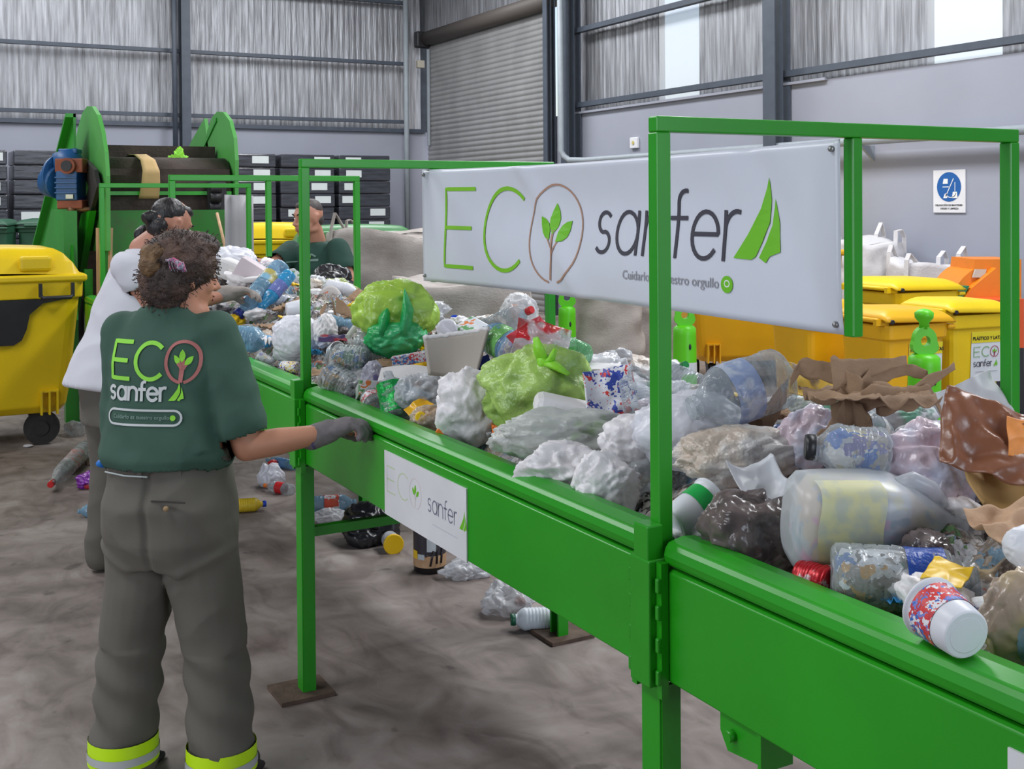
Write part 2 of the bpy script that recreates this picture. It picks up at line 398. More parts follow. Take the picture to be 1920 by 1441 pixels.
# back wall: masonry below, corrugated foil-backed sheet above
b = MB(); b.box(((XL+XR)/2, YB+.1, ZW/2+.02), (XR-XL+.6, .2, ZW+.04)); struct(b.build('wall_back', PLASTER))
def corr(p0, p1, z0, z1, nrm, per=.11, amp=.009):
    b = MB(); p0, p1 = V(p0), V(p1); L = (p1-p0).length; nx = int(L/per*8); nrm = V(nrm)
    def f(a, c):
        x = a*L; w = .45*sin(2*pi*x/per)+1.5*noise.noise(V((x*3, c*2, 0)))
        return p0+(p1-p0)*a+nrm*(amp*w)+V((0, 0, z0+(z1-z0)*c))
    b.grid(f, nx, 6); return b
o = struct(corr((XL, YB+.14, 0), (XR, YB+.14, 0), ZW+.0, ZR, (0, -1, 0)).build('wall_back', FOIL))
b = MB(); b.box(((XL+XR)/2, YB+.3, (ZW+ZR)/2), (XR-XL+.6, .06, ZR-ZW)); struct(b.build('wall_back', STEEL))
# right wall: masonry with the roller gate opening, sheet between translucent strips
YD0, YD1 = 15.06, 19.72
b = MB(); b.box((XR+.1, (YF+YD0)/2, ZW/2), (.2, YD0-YF, ZW)); struct(b.build('wall_right', PLASTER))
ys = [YD0-.45]+[v for w in WSTR for v in w]+[YF]
for i in range(0, len(ys), 2):
    struct(corr((XR+.12, ys[i], 0), (XR+.12, ys[i+1], 0), ZW, ZR, (-1, 0, 0)).build('wall_right', FOIL))
    b = MB(); b.box((XR+.2, (ys[i]+ys[i+1])/2, (ZW+ZR)/2), (.04, ys[i]-ys[i+1], ZR-ZW)); struct(b.build('wall_right', STEEL))
b = MB(); b.box((XR+.15, (YD0+YB)/2, 4.8+(ZR-4.8)/2), (.1, YB-YD0+.4, ZR-4.8)); struct(b.build('wall_right', FOIL))
PANE = FILM('fibreglass_pane', (235, 238, 242), alpha=.25, rough=.6, bump=.1)
for i, (a, c) in enumerate(WSTR):
    b = MB(); b.box((XR+.12, (a+c)/2, (ZW+ZR)/2), (.004, a-c, ZR-ZW)); struct(b.build('window_%d' % (i+1), PANE))
# left and front walls, closed roof
b = MB(); b.box((XL-.1, (YB+YF)/2, ZW/2), (.2, YB-YF+.4, ZW)); struct(b.build('wall_left', PLASTER))
struct(corr((XL-.05, YF, 0), (XL-.05, YB, 0), ZW, ZR, (1, 0, 0)).build('wall_left', FOIL))
b = MB(); b.box((-3.0, YF-.1, ZR/2), (8, .2, ZR)); b.box((6.5, YF-.1, ZR/2), (2, .2, ZR)); b.box((3.25, YF-.1, 5.1), (4.5, .2, 1.8)); struct(b.build('wall_front', PLASTER))
b = MB(); b.box(((XL+XR)/2, (YB+YF)/2, ZR+.05), (XR-XL+.6, YB-YF+.6, .06)); struct(b.build('ceiling', M('roof_sheet', (170, 170, 172), .6, metal=.3)))
# skirting coat line and wall-top flashing
b = MB(); b.box(((XL+XR)/2, YB-.01, ZW+.06), (XR-XL, .1, .07)); struct(b.build('trim_1', GIRT))
b = MB(); b.box((XR-.02, (9.0+YD0)/2, ZW+.0), (.05, YD0-9.0-.5, .03)); struct(b.build('trim_2', PLASTER))
# steel girts and columns
def girt(name, a, c, w=.09, h=.06): b = MB(); b.bar(a, c, w, h); return struct(b.build(name, GIRT))
for z in (3.24, 4.32, 5.45): girt('trim_back_girt', (XL, YB-.06, z), (XR-.4, YB-.06, z))
for z in (3.13, 4.22, 5.35): girt('trim_right_girt', (XR-.03, YF, z), (XR-.03, 14.4, z), .09, .07)
def icol(x, y, w=.17, d=.2, rot=0, h=ZR, z0=0, m=GIRT):
    b = MB(); c, s = cos(rot), sin(rot)
    b.box((x, y, (z0+h)/2), (w if not rot else .012, .012 if not rot else w, h-z0))
    for k in (-1, 1):
        if rot: b.box((x+k*d/2, y, (z0+h)/2), (.014, w, h-z0))
        else: b.box((x, y+k*d/2, (z0+h)/2), (w, .014, h-z0))
    return struct(b.build('trim_column', m))
icol(4.52, YB-.16, .15, .2); icol(XR-.14, 9.9, .2, .22, rot=1); icol(XR-.14, 14.3, .2, .22, rot=1)
icol(-1.2, YB-.16, .15, .2); icol(XR-.14, 5.2, .2, .24, rot=1); icol(XR-.1, 14.98, .12, .14, rot=1)
b = MB(); b.cyl((4.32, YB-.3, 1.9), (4.32, YB-.3, ZR), .04); tag(b.build('steel_pipe', GIRT), 'slim dark vertical pipe beside the dark column on the back wall', 'pipe')
DOWN = M('downpipe_grey', (150, 158, 165), .5, var=.06)
b = MB(); b.cyl((8.55, YB-.22, 0), (8.55, YB-.22, ZR), .05)
tag(b.build('downpipe', DOWN), 'pale grey vertical downpipe on the back wall near the roller shutter', 'pipe')
t = thing('conduit_pipe', (XR-.12, 14.4, 0), 'long grey pipe dropping beside the roller shutter and running along the white wall', 'pipe')
b = MB(); b.tube([(XR-.36, 14.22, ZR), (XR-.36, 14.22, 2.46), (XR-.34, 14.18, 2.38), (XR-.30, 14.1, 2.32), (XR-.16, 13.9, 2.31), (XR-.16, 3.0, 2.31)], .045, 12); b.build('pipe', DOWN, t)
for y in (12.7, 10.7, 8.58, 6.2):
    b = MB(); b.prism([(XR-.2, y, 2.265), (XR, y, 2.265), (XR, y, 2.10)], (0, .03, 0)); b.build('bracket', DOWN, t)
# door_1: roller shutter
SH = M('shutter_steel', (158, 158, 158), .42, metal=.35, var=.12, scale=2, stretch=(1, 1, .6), bump=.05)
dr = struct(thing('door_1', (XR+.05, (YD0+YD1)/2, 0), None, None))
b = MB(); nz = 120
def fsh(a, c):
    z = 4.75*c; per = .09; ph = (z % per)/per
    x = XR+.06-.018*abs(sin(pi*ph))
    return (x, YD0+.08+(YD1-YD0-.10)*a, z)
b.grid(fsh, 2, 440); b.build('shutter_curtain', SH, dr)
b = MB(); b.cyl((XR-.02, YD0-.1, 4.80), (XR-.02, YD1+.0, 4.80), .13, 24); b.build('roller_drum', M('drum_brown', (84, 78, 74), .6), dr)
b = MB(); b.box((XR-.08, YD1-.06, 4.78), (.28, .16, .3), bev=.03); b.build('drive_motor', BLACKP, dr)
b = MB(); b.box((XR-.02, YD0-.06, 2.4), (.06, .05, 4.8)); b.build('guide_rail', STEEL, dr)
b = MB(); b.box((XR+.0, YB-.22, 3.7), (.05, .05, 1.8), bev=.01); b.build('guide_rail', DOWN, dr)
t = thing('junction_box', (XR-.12, YB-.15, 4.28), 'small pale junction box on the dark girt by the shutter', 'box')
b = MB(); b.box((8.87, YB-.15, 4.32), (.14, .1, .14), bev=.01); b.build('cover', M('box_beige', (190, 184, 170), .6), t)
t = thing('wall_socket', (XR-.03, 12.86, 2.5), 'small pale socket box with a yellow centre on the white wall', 'socket')
b = MB(); b.box((XR-.02, 12.86, 2.51), (.04, .18, .15), bev=.01); b.build('face_plate', WHITE_P, t)
b = MB(); b.cyl((XR-.04, 12.86, 2.51), (XR-.05, 12.86, 2.51), .025); b.build('socket_centre', M('socket_yellow', (196, 180, 110), .6), t)
# wall notice
t = thing('cleaning_notice', (XR-.01, 7.63, 1.6), 'white wall notice with a round blue order-and-cleanliness pictogram', 'sign')
b = MB(); b.box((XR-.008, 7.63, 1.78), (.012, .375, .41)); b.build('board', WHITE_P, t)
def mpw(u, v): return V((XR-.0165, 7.63-u*1.2, 1.78+v*1.2))
def mpw2(u, v): return V((XR-.018, 7.63-u*1.2, 1.78+v*1.2))
draw('blue_disc', [('f', arc(0, .035, .118, .118, 0, 360, 30)[:-1], 0, 'blue')], mpw, INK, t, .05)
draw('pictogram', [('s', [(-.03, -.04), (.045, .10)], .007, 'white'), ('f', [(-.055, -.055), (-.015, -.055), (-.02, -.02), (-.04, -.02)], 0, 'white'), ('s', arc(.02, -.01, .05, .04, 190, 350, 8), .006, 'white'),
     ('f', [(.03, -.055), (.085, -.055), (.08, -.005), (.04, -.005)], 0, 'white'), ('s', [(.06, 0), (.06, .07)], .006, 'white'),
     ('f', [(-.06, .06), (-.01, .06), (-.01, .1), (-.05, .1)], 0, 'white'), ('s', [(-.06, .035), (0, .035)], .006, 'white')], mpw2, INK, t, .05)
draw('caption', [('t', ('OBLIGACIÓN DE MANTENER', -.137, -.118, .0205), .0004, 'black'), ('t', ('ORDEN Y LIMPIEZA', -.085, -.145, .0205), .0004, 'black')], mpw, INK, t)
# ------------------------------------------------------------------ sorting conveyor
XN, XF = 1.28, 2.264
PY = [-.31, 1.7525, 3.8154, 5.8675, 7.9547]
ZT = 1.844
cv = thing('sorting_conveyor', (1.77, 4.2, 0), 'long green steel sorting conveyor with overhead frames, heaped with rubbish', 'conveyor belt')
def rail(side, y0, y1):
    """folded lip over a recessed panel; side -1 near, +1 far"""
    x0 = 1.262 if side < 0 else 2.30; s_ = 1 if side < 0 else -1
    def P(dx, z): return (x0+s_*dx, z)
    # lip: rolled fold
    prof = [P(.004, 1.013), P(-.001, 1.018), P(-.004, 1.032), P(0, 1.046), P(.008, 1.055), P(.04, 1.062), P(.072, 1.058), P(.076, 1.045), P(.076, .93), P(.070, .93), P(.066, 1.013)]
    b = MB(); b.prism([(x, y0, z) for x, z in prof], (0, y1-y0, 0)); bevel(b.build('rail_lip', GREEN, cv), .004)
    prof = [P(.012, 1.009), P(.0, 1.002), P(.0, .83), P(.0, .80), P(.006, .797), P(.05, .797), P(.05, .802), P(.012, .806), P(.018, 1.006)]
    b = MB(); b.prism([(x, y0, z) for x, z in prof], (0, y1-y0, 0)); bevel(b.build('side_panel', GREEN, cv), .003)
segs = [(PY[0], PY[1]-.035), (PY[1]+.035, PY[2]-.035), (PY[2]+.035, PY[3]-.035), (PY[3]+.035, PY[4]-.035), (PY[4]+.035, 8.6)]
for a, c in segs: rail(-1, a, c); rail(1, a, c)
b = MB(); b.box((1.78, 4.1, .93), (.86, 8.9, .012)); b.box((1.78, 4.1, .845), (.80, 8.8, .01)); b.build('belt', RUBBER, cv)
RFOOT = RUSTY
for k, y in enumerate(PY[1:]):
    for sd in (-1, 1):
        xl = XN-.028 if sd < 0 else XF+.045
        # angle-section leg
        b = MB(); b.box((xl, y-.008, .395), (.010, .056, .79)); b.box((xl+.02*(-sd), y-.034, .395), (.042, .010, .79)); b.box((xl+.02*(-sd), y+.02, .395), (.042, .010, .79))
        leg = b.build('leg', GREEN, cv)
        b = MB(); b.box((xl, y, .008), (.19, .17, .014)); b.build('foot_plate', RFOOT, leg)
        # clamp box round the joint
        b = MB(); b.box((xl-.002*sd+sd*.004, y, .905), (.044, .062, .235), bev=.003); b.box((xl+sd*.004, y-.002, 1.05), (.036, .045, .07), bev=.003)
        for q in (-.053, .053):
            b.box((xl, y+q*.75, .895), (.016, .016, .25))
            for zz in (.81, .87, .93, .98): b.box((xl+sd*.012, y+q*.82, zz), (.010, .010, .028), bev=.003)
        b.build('joint_bracket', GREEN, cv)
    # overhead frame
    b = MB(); b.bar((XN-.015, y, ZT-.015), (XF+.015, y, ZT-.015), .03, .03); cb = bevel(b.build('overhead_frame', GREEN, cv), .003)
    b = MB(); b.bar((XN, y, .985), (XN, y, ZT-.03), .031, .031, up=(0, 1, 0)); bevel(b.build('post', GREEN, cb), .003)
    b = MB(); b.bar((XF, y, .985), (XF, y, ZT-.03), .031, .031, up=(0, 1, 0)); bevel(b.build('post', GREEN, cb), .003)
    if k < 3:
        b = MB(); b.bar((1.775, y, 1.40 if k < 2 else 1.42), (1.775, y, ZT-.03), .028, .028, up=(0, 1, 0)); bevel(b.build('hanger', GREEN, cb), .003)
    if k in (1, 2, 3):
        b = MB(); b.bar((XN, y, .555), (XF+.02, y, .555), .032, .032); b.build('cross_brace', GREEN, cv)
for y in (1.46, 5.2):          # return-roller hangers below the panel
    b = MB(); b.prism([(1.27, y, .80), (1.27, y+.11, .80), (1.27, y+.11, .765), (1.27, y+.09, .735), (1.27, y, .745)], (.01, 0, 0)); b.box((1.30, y+.003, .77), (.07, .008, .07))
    b.cyl((1.255, y+.075, .768), (1.275, y+.075, .768), .010); b.build('roller_hanger', GREEN, cv)
    b = MB(); b.cyl((1.3, y+.075, .79), (2.26, y+.075, .79), .032); b.build('return_roller', RUBBER, cv)
# sponsor plates on the near panel
def plate(yl, yr, z0, z1, pale):
    b = MB(); b.box((1.2595, (yl+yr)/2, (z0+z1)/2), (.004, yl-yr, z1-z0)); p = b.build('logo_plate', WHITE_P, cv); p['label'] = 'white plate with a faded green and grey logo'
    w = yl-yr; h = z1-z0; k = w/.53
    mp = lambda u, v: V((1.2572, yl-u, z0+v))
    I = eco(.02*k, .070*k, .073*k, .003, .0015); J, X = sanfer(.30*k, .078*k, .034*k, .0042, 'grey'); draw('logo', I+J+sail(X+.012*k, .076*k, .05*k)+[('s', [(.33*k, .048*k), (.48*k, .048*k)], .0015, 'pale')], mp, PALEINK, p)
PALEINK = dict(INK); PALEINK['green'] = M('faded_logo_green', (190, 212, 160), .5); PALEINK['brown'] = M('faded_logo_brown', (205, 196, 192), .5); PALEINK['grey'] = M('faded_logo_grey', (120, 122, 140), .5); PALEINK['pale'] = M('faded_logo_pale', (185, 188, 196), .5)
plate(3.058, 2.532, .797, .98, 1); plate(.978, .452, .797, .98, 1)
# ------------------------------------------------------------------ banner
bn = thing('banner', (1.775, 2.8, 1.4), 'large white sponsor banner stretched between two overhead frames above the conveyor', 'banner')
BYL, BYR, BZ0, BZ1 = 3.866, 1.765, 1.403, 1.812
def bsurf(u, v, off=0):
    fu = u/(BYL-BYR); fv = v/(BZ1-BZ0)
    w = .012*sin(pi*fu)*sin(2*pi*fv+.4)+.006*noise.noise(V((u*2.3+v*1.1, v*.6, 3)))+.010*math.exp(-((u-.92+.35*(fv-.5))/.05)**2)-.008*math.exp(-((u-1.95+.28*(fv-.5))/.04)**2)
    dz = -.012*sin(pi*fu)*(fv) + .010*sin(pi*fu)*(1-fv)
    return V((1.752-w-off, BYL-u, BZ0+v+dz))
b = MB(); b.grid(lambda a, c: bsurf(a*(BYL-BYR), c*(BZ1-BZ0)), 110, 24)
sh = solid(b.build('sheet', M('banner_vinyl', (212, 216, 228), .3, var=.015, spec=.5), bn), .0015, 1)
mpb = lambda u, v: bsurf(u, v, .0022)
I = eco(.196, .062, .275, .0135, .0065)
J, X = sanfer(1.168, .142, .118, .0115, 'grey')
K = sail(1.765, .148, .19)
draw('logo', I+J+K, mpb, INK, bn, .02)
draw('slogan', [('t', ('Cuidarlo es nuestro orgullo', 1.315, .072, .0355), .0001, 'pale'), ('f', arc(1.742, .083, .021, .021, 0, 360, 16)[:-1], 0, 'leaf'), ('s', arc(1.742, .085, .009, .008, 0, 360, 8), .003, 'white')], mpb, INK, bn, .02)
for (u, v) in ((.02, .02), (.02, .39), (2.08, .02), (2.08, .39)): b = MB(); b.ball(bsurf(u, v, .004), .007); b.build('eyelet', BOLT, bn)
# ------------------------------------------------------------------ feeding elevator at the far end
def YZ(px, py, x): p = aX(px, py, x); return (x, p.y, p.z)
el = thing('inclined_conveyor', (2.0, 9.8, 0), 'green inclined feed conveyor with rounded side fins towering behind the sorting belt', 'machine')
X1, X2 = 1.50, 2.55
fin1 = [(200, 470), (199, 330), (196, 285), (190, 246), (182, 215), (172, 199), (163, 199), (154, 212), (146, 240), (139, 275), (134, 310), (140, 340), (158, 400), (165, 470)]
fin2 = [(440, 480), (441, 300), (438, 258), (430, 226), (418, 210), (407, 209), (397, 220), (388, 246), (386, 270), (392, 300), (398, 330), (388, 400), (386, 480)]
GFIN = M('green_fin_paint', (78, 160, 72), .5, var=.10, scale=2.5)
b = MB(); b.prism([YZ(x, y, X1) for x, y in fin1], (.03, 0, 0)); b.build('side_fin', GFIN, el)
b = MB(); b.prism([YZ(x, y, X2) for x, y in fin2], (.03, 0, 0)); b.build('side_fin', GFIN, el)
b = MB(); b.prism([YZ(x, y, X2) for x, y in [(383, 222), (360, 262), (335, 318), (330, 335), (397, 335), (396, 318)]], (.03, 0, 0)); b.build('side_guard', GFIN, el)
# falling side walls of the incline, behind the near fin
yA, yB = 9.9, 15.0
def inc(x, t, dz): return (x, yA+(yB-yA)*t, 2.45-2.35*t+dz)
for x in (X1-.12, X2+.05):
    b = MB(); b.prism([inc(x, 0, 0), inc(x, 1, 0), inc(x, 1, -.36), inc(x, 0, -.55)], (.02, 0, 0)); b.prism([inc(x-.06, 0, .0), inc(x-.06, 1, 0), inc(x-.06, 1, -.03), inc(x-.06, 0, -.03)], (.08, 0, 0)); b.prism([inc(x-.06, 0, -.5), inc(x-.06, 1, -.33), inc(x-.06, 1, -.36), inc(x-.06, 0, -.53)], (.08, 0, 0)); b.build('side_wall', GREEN, el)
DARKB = M('dirty_belt', (62, 52, 46), .8, var=.3, scale=5, bump=.3)
b = MB(); b.prism([inc(X1+.03, 0, -.25), inc(X1+.03, 1, -.15), inc(X1+.03, 1, -.30), inc(X1+.03, 0, -.48)], (X2-X1-.05, 0, 0)); b.build('climbing_belt', DARKB, el)
b = MB(); b.cyl((X1+.03, 9.62, 1.86), (X2-.02, 9.62, 1.86), .23, 28); b.build('head_drum', DARKB, el)
b = MB(); b.box((2.02, 9.42, 1.91), (1.0, .03, .16)); b.box((2.02, 9.43, 1.72), (.98, .04, .2)); b.build('wiper_board', DARKB, el)
b = MB(); b.box((2.02, 9.36, 1.795), (1.0, .02, .03)); b.build('crossbar', GREEN, el)
b = MB(); b.box((2.03, 9.30, 1.17), (1.06, .02, .98)); b.build('chute_plate', GREEN_D, el)
b = MB()
for z, y in ((1.68, 9.33), (1.83, 9.3), (1.76, 9.3)): b.cyl((2.33, y, z), (2.42, y, z), .04, 12)
b.box((2.40, 9.35, 1.74), (.16, .06, .3), bev=.03); b.build('bearing', BLACKP, el)
# legs
def beam(name, pts, w, mat=GREEN, par=el):
    b = MB()
    for a, c in zip(pts, pts[1:]): b.bar(a, c, w, w)
    return b.build(name, mat, par)
beam('leg', [YZ(130, 395, 1.30), (1.30, aX(130, 395, 1.30).y, 0)], .10)
beam('leg', [(2.60, 10.3, 2.0), (2.60, 10.3, 0)], .10)
beam('leg', [(1.42, 9.5, 1.2), (1.42, 9.5, 0)], .06)
b = MB(); b.prism([YZ(x, y, 1.30) for x, y in [(96, 392), (128, 392), (142, 600), (75, 480), (60, 600)][:3]+[(60, 560), (88, 430)]], (.02, 0, 0)); b.build('gusset_plate', GREEN, el)
b = MB(); b.prism([YZ(x, y, 1.42) for x, y in [(168, 395), (152, 400), (110, 640), (128, 640)]], (.05, 0, 0)); b.build('diagonal_brace', GREEN, el)
# chain guard plate between motor and fin
b = MB(); b.prism([YZ(x, y, 1.44) for x, y in [(148, 305), (160, 300), (176, 318), (182, 350), (168, 400), (155, 392), (166, 350)]], (.03, 0, 0)); b.build('chain_guard', RUBBER, el)
b = MB(); b.box((2.0, 10.3, .5), (.9, 1.6, .7)); b.build('tail_housing', DARKB, el)
# gear motor
MBLUE = M('motor_blue', (32, 86, 140), .42, var=.12, scale=8); MRED = M('primer_red', (140, 78, 58), .7, var=.15)
gm = None
p = aD(124, 347, 9.0); b = MB()
gx = RT.copy(); gx.z = 0; gx.normalize(); gy = FW.copy(); gy.z = 0; gy.normalize()
GM = Matrix((gx, gy, V((0, 0, 1)))).transposed()
def g(mtx, lx, ly, lz): return mtx @ V((lx, ly, lz))
def LB(b, c, d, bev=.01): m4 = GM.to_4x4(); m4.translation = p + GM @ V(c); return b.box(None, d, bev=bev, mat=m4)
LB(b, (0, .1, 0), (.17, .2, .24)); 
for z in (-.06, -.02, .02, .06): LB(b, (0, .0, z), (.175, .03, .012), .003)
b.tube([p+GM @ V((-.08, .1, .02)), p+GM @ V((-.18, .16, .04))], .13, 20)
b.tube([p+GM @ V((-.10, .14, .07)), p+GM @ V((-.12, .15, .07))], .17, 24)
b.tube([p+GM @ V((-.02, .14, .12)), p+GM @ V((-.06, .14, .27))], [.13, .10], 20)
LB(b, (-.02, .14, .27), (.15, .12, .04))
gm = b.build('gear_motor', MBLUE, el)
b = MB(); LB(b, (.02, .06, .155), (.22, .12, .11)); b.tube([p+GM @ V((.02, 0, .15)), p+GM @ V((.02, -.04, .15))], .062, 20); b.build('flange', MRED, gm)
b = MB(); LB(b, (.02, .08, -.15), (.20, .14, .07)); b.build('mounting_foot', MRED, gm)
b = MB(); b.tube([p+GM @ V((.02, -.03, .15)), p+GM @ V((.02, -.05, .15))], .042, 20); b.build('shaft_bore', BLACKP, gm)
b = MB(); LB(b, (.03, -.012, -.09), (.06, .008, .035), .002); b.build('rating_plate', M('plate_silver', (180, 180, 160), .4, metal=.5), gm)
b = MB(); b.tube([p+GM @ V((.0, .05, -.19)), p+GM @ V((.22, .05, -.19))], .02, 10); b.ball(p+GM @ V((.03, .03, -.2)), .035); b.build('torque_arm', M('brass_brown', (120, 90, 60), .5, metal=.5), gm)
b = MB(); b.bar(p+GM @ V((.05, .3, -.2)), p+GM @ V((.38, .3, -.2)), .05, .05); b.build('motor_arm', GREEN, el)
# things leaning or lying at the elevator
WOOD = M('pine_wood', (196, 160, 124), .7, var=.15, scale=3, stretch=(8, 8, 1))
q0, q1 = aD(193, 560, 8.6), aD(205, 427, 8.7)
b = MB(); b.bar(aD(186, 600, 8.9), aD(184, 427, 8.9), .02, .10); tag(b.build('timber_plank', WOOD), 'narrow pine plank upright behind the farthest green post', 'plank')
b = MB(); b.bar(aD(204, 600, 8.8), aD(208, 427, 8.8), .02, .07); tag(b.build('timber_plank', WOOD), 'broad pine plank upright between the farthest green post and the man in white', 'plank')
LINER = M('grey_liner', (168, 166, 170), .6, var=.06, scale=3, stretch=(6, 6, .4))
pa = aD(449, 520, 8.3); b = MB(); b.grid(lambda a, c: (pa.x+(-.1+.2*a)*gx.x+.02*sin(9*a)*gy.x, pa.y+(-.1+.2*a)*gx.y+.02*sin(9*a)*gy.y, .95+c*.82-.01*a), 12, 4)
tag(solid(b.build('plastic_liner', LINER), .012), 'upright pale grey plastic sheet standing behind the heap beside the green chute', 'plastic sheet')
b = MB(); b.tube([aD(427, 500, 8.6), aD(419, 450, 8.6), aD(407, 400, 8.8)], .012, 8); tag(b.build('wooden_stick', WOOD), 'thin pale stick leaning on the green chute plate', 'stick')
CARD = M('torn_cardboard', (204, 172, 120), .8, var=.08, scale=4)
b = MB()
pts = [(214, 305), (222, 295), (240, 290), (262, 290), (276, 300), (282, 320), (281, 345), (277, 372)]
P3 = [aX(x, y, 1.85) for x, y in pts]
b.grid(lambda a, c: (lambda f, i: P3[i].lerp(P3[i+1], f)+V((0, -.04*a, 0))+gx*((c-.5)*(.06+.10*a)))((a*7) % 1 if a < 1 else 1, min(6, int(a*7))), 28, 4)
tag(solid(b.build('cardboard_strip', CARD), .006), 'curved yellowish cardboard strip draped over the feed conveyor head', 'cardboard')
# control box on the farthest post
t = thing('control_box', (1.25, 7.9, .9), 'small white control box with a red button on the farthest green post', 'control box')
pb = aD(188, 614, depth((1.26, 7.9, 1.0))-.06); b = MB(); m4 = GM.to_4x4(); m4.translation = pb; b.box(None, (.055, .05, .09), bev=.006, mat=m4); b.build('housing', M('box_white', (215, 215, 210), .5), t)
b = MB(); b.tube([pb+gx*-.03, pb+gx*-.05], .022, 14); b.build('push_button', M('button_red', (190, 50, 45), .4), t)
# ------------------------------------------------------------------ far wall stock: film-wrapped black boxes
WRAP = M('film_wrapped_black', (58, 60, 68), .22, var=.25, scale=6, bump=.5, bscale=7, stretch=(.5, .5, 2.4), spec=.7)
LABW = M('paper_label', (205, 212, 212), .6, var=.03)
proto = None; rs = random.Random(5)
def wrapbox(x, y, z, side, w=.80):
    global proto
    if proto is None:
        b = MB(); b.box((0, 0, .108), (.95, .72, .218), bev=.02); o = b.build('black_box', WRAP, world=False)
        tag(o, 'black film-wrapped storage box in the tall stacks along the back wall', 'box', 'film-wrapped black boxes stacked along the back wall')
        b = MB(); b.box((0, -.366, .12), (.28, .006, .12)); l = b.build('paper_label', LABW, o, world=False)
        l2 = l; proto = o
    else:
        o = copy_tree(proto)
    o.location = (x, y, z); o.children[0].location = (side*rs.uniform(.2, .28), 0, 0); o.rotation_euler.z = rs.uniform(-.015, .015); return o
x = -1.9
ks = 0
while x < 8.4:
    sgn = rs.choice([-1, 1])
    top = 12
    for k in range(top):
        if k in (4, 8) : sgn = -sgn
        if k == 0: continue
        wrapbox(x, YB-.75+rs.uniform(-.02, .02), .12+(k-1)*.222, sgn)
    b = MB(); b.box((x, YB-.75, .10), (1.0, .75, .03)); b.box((x, YB-.75, .015), (1.0, .75, .03))
    for q in (-.42, 0, .42): b.box((x+q, YB-.75, .057), (.1, .72, .055))
    tag(b.build('pallet', WOOD), 'wooden pallet under a stack of film-wrapped black boxes', 'pallet', 'pallets under the black box stacks')
    x += 1.03; ks += 1
b = MB()
# ------------------------------------------------------------------ wheeled containers
def container(P, yaw, mat, label, lidmat=None, group=None, graphic=False, sc=1.0):
    """1100-litre four-wheel container, front to local -Y, width along X"""
    lidmat = lidmat or mat
    t = thing('waste_container', P, label, 'waste container', group); t.rotation_euler.z = yaw; t.scale = (sc, sc, sc)
    b = MB(); rings = []
    z0, z1 = .22, 1.12
    n0 = 0
    def ring(z, hx, hy, r):
        pts = []
        for (sx, sy, a0) in ((1, 1, 0), (-1, 1, 90), (-1, -1, 180), (1, -1, 270)):
            for k in range(5):
                a = radians(a0+k*22.5); pts.append((sx*(hx-r)+r*cos(a), sy*(hy-r)+r*sin(a), z))
        return [b.bm.verts.new(p) for p in pts]
    R = [ring(z0, .52, .38, .08), ring(z0+.05, .56, .42, .08), ring(z0+.2, .585, .44, .08), ring(1.0, .64, .50, .08), ring(1.0, .66, .52, .08), ring(1.12, .665, .525, .08)]
    for a, c in zip(R, R[1:]):
        for k in range(20): b.bm.faces.new((a[k], a[(k+1) % 20], c[(k+1) % 20], c[k]))
    b.bm.faces.new(list(reversed(R[0]))); b.bm.faces.new(R[-1])
    bevel(b.build('tub', mat, t, world=False), .01)
    b = MB(); b.box((0, 0, 1.135), (1.36, 1.09, .05), bev=.015)
    def lid(a, c):
        x = (a-.5)*1.30; y = (c-.5)*1.02; e = max(abs(a-.5), abs(c-.5))*2
        return (x, y, 1.15+.17*(1-max(0, (e-.72)/.28)**2)+.025*(1-(2*a-1)**2))
    b.grid(lid, 24, 24); bevel(b.build('lid', lidmat, t, world=False), .008)
    for sx in (-.36, .36): b = MB(); b.box((sx, -.50, 1.235), (.20, .05, .10), bev=.02); b.build('lid_grip', lidmat, t, world=False)
    for sx in (-.48, .48):
        b = MB(); b.box((sx-.10, -.575, 1.06), (.02, .05, .09)); b.box((sx+.10, -.575, 1.06), (.02, .05, .09)); b.tube([(sx-.10, -.58, 1.03), (sx-.085, -.60, 1.01), (sx+.085, -.60, 1.01), (sx+.10, -.58, 1.03)], .014, 8)
        b.build('carry_handle', BLACKP, t, world=False)
    for sx in (-.44, .44):
        b = MB()
        for q in (-.05, 0, .05): b.box((sx+q, -.455, .30), (.012, .05, .16))
        b.box((sx, -.45, .375), (.12, .04, .012)); b.build('corner_rib', mat, t, world=False)
    if graphic:
        b = MB(); 
        prof = [(-.58, 1.00), (.58, 1.00), (.40, .97), (.32, .90), (.30, .80), (.27, .73), (.22, .70), (-.22, .70), (-.27, .73), (-.30, .80), (-.32, .90), (-.40, .97)]
        b.prism([(x, -.512+(1.0-z)*.075, z) for x, z in prof], (0, -.012, 0)); b.build('dark_apron', BLACKP, t, world=False)
    for sx in (-.42, .42):
        for sy in (-.30, .30):
            b = MB()
            if graphic and sy < 0: b.tube([(sx-.02, sy-.05, .115), (sx-.01, sy-.01, .115)], .115, 26)
            else: b.tube([(sx-.022, sy, .10), (sx+.022, sy, .10)], .10, 22)
            if graphic and sy < 0: b.tube([(sx-.022, sy-.06, .115), (sx-.02, sy-.05, .115)], .05, 18)
            w = b.build('caster_wheel', RUBBER, t, world=False)
            b = MB(); b.prism([(sx-.035, sy-.02, .10), (sx-.035, sy+.03, .10), (sx-.035, sy+.10, .24), (sx-.035, sy-.02, .24)], (.006, 0, 0)); b.prism([(sx+.029, sy-.02, .10), (sx+.029, sy+.03, .10), (sx+.029, sy+.10, .24), (sx+.029, sy-.02, .24)], (.006, 0, 0)); b.box((sx, sy+.03, .235), (.09, .12, .02)); b.build('fork', STEEL, w, world=False)
    return t
YAWC = -YAW
container((.56, 9.12, 0), 0.0, YEL, 'bright yellow four-wheeled waste container with a domed lid by the feed conveyor', graphic=True, sc=1.05)
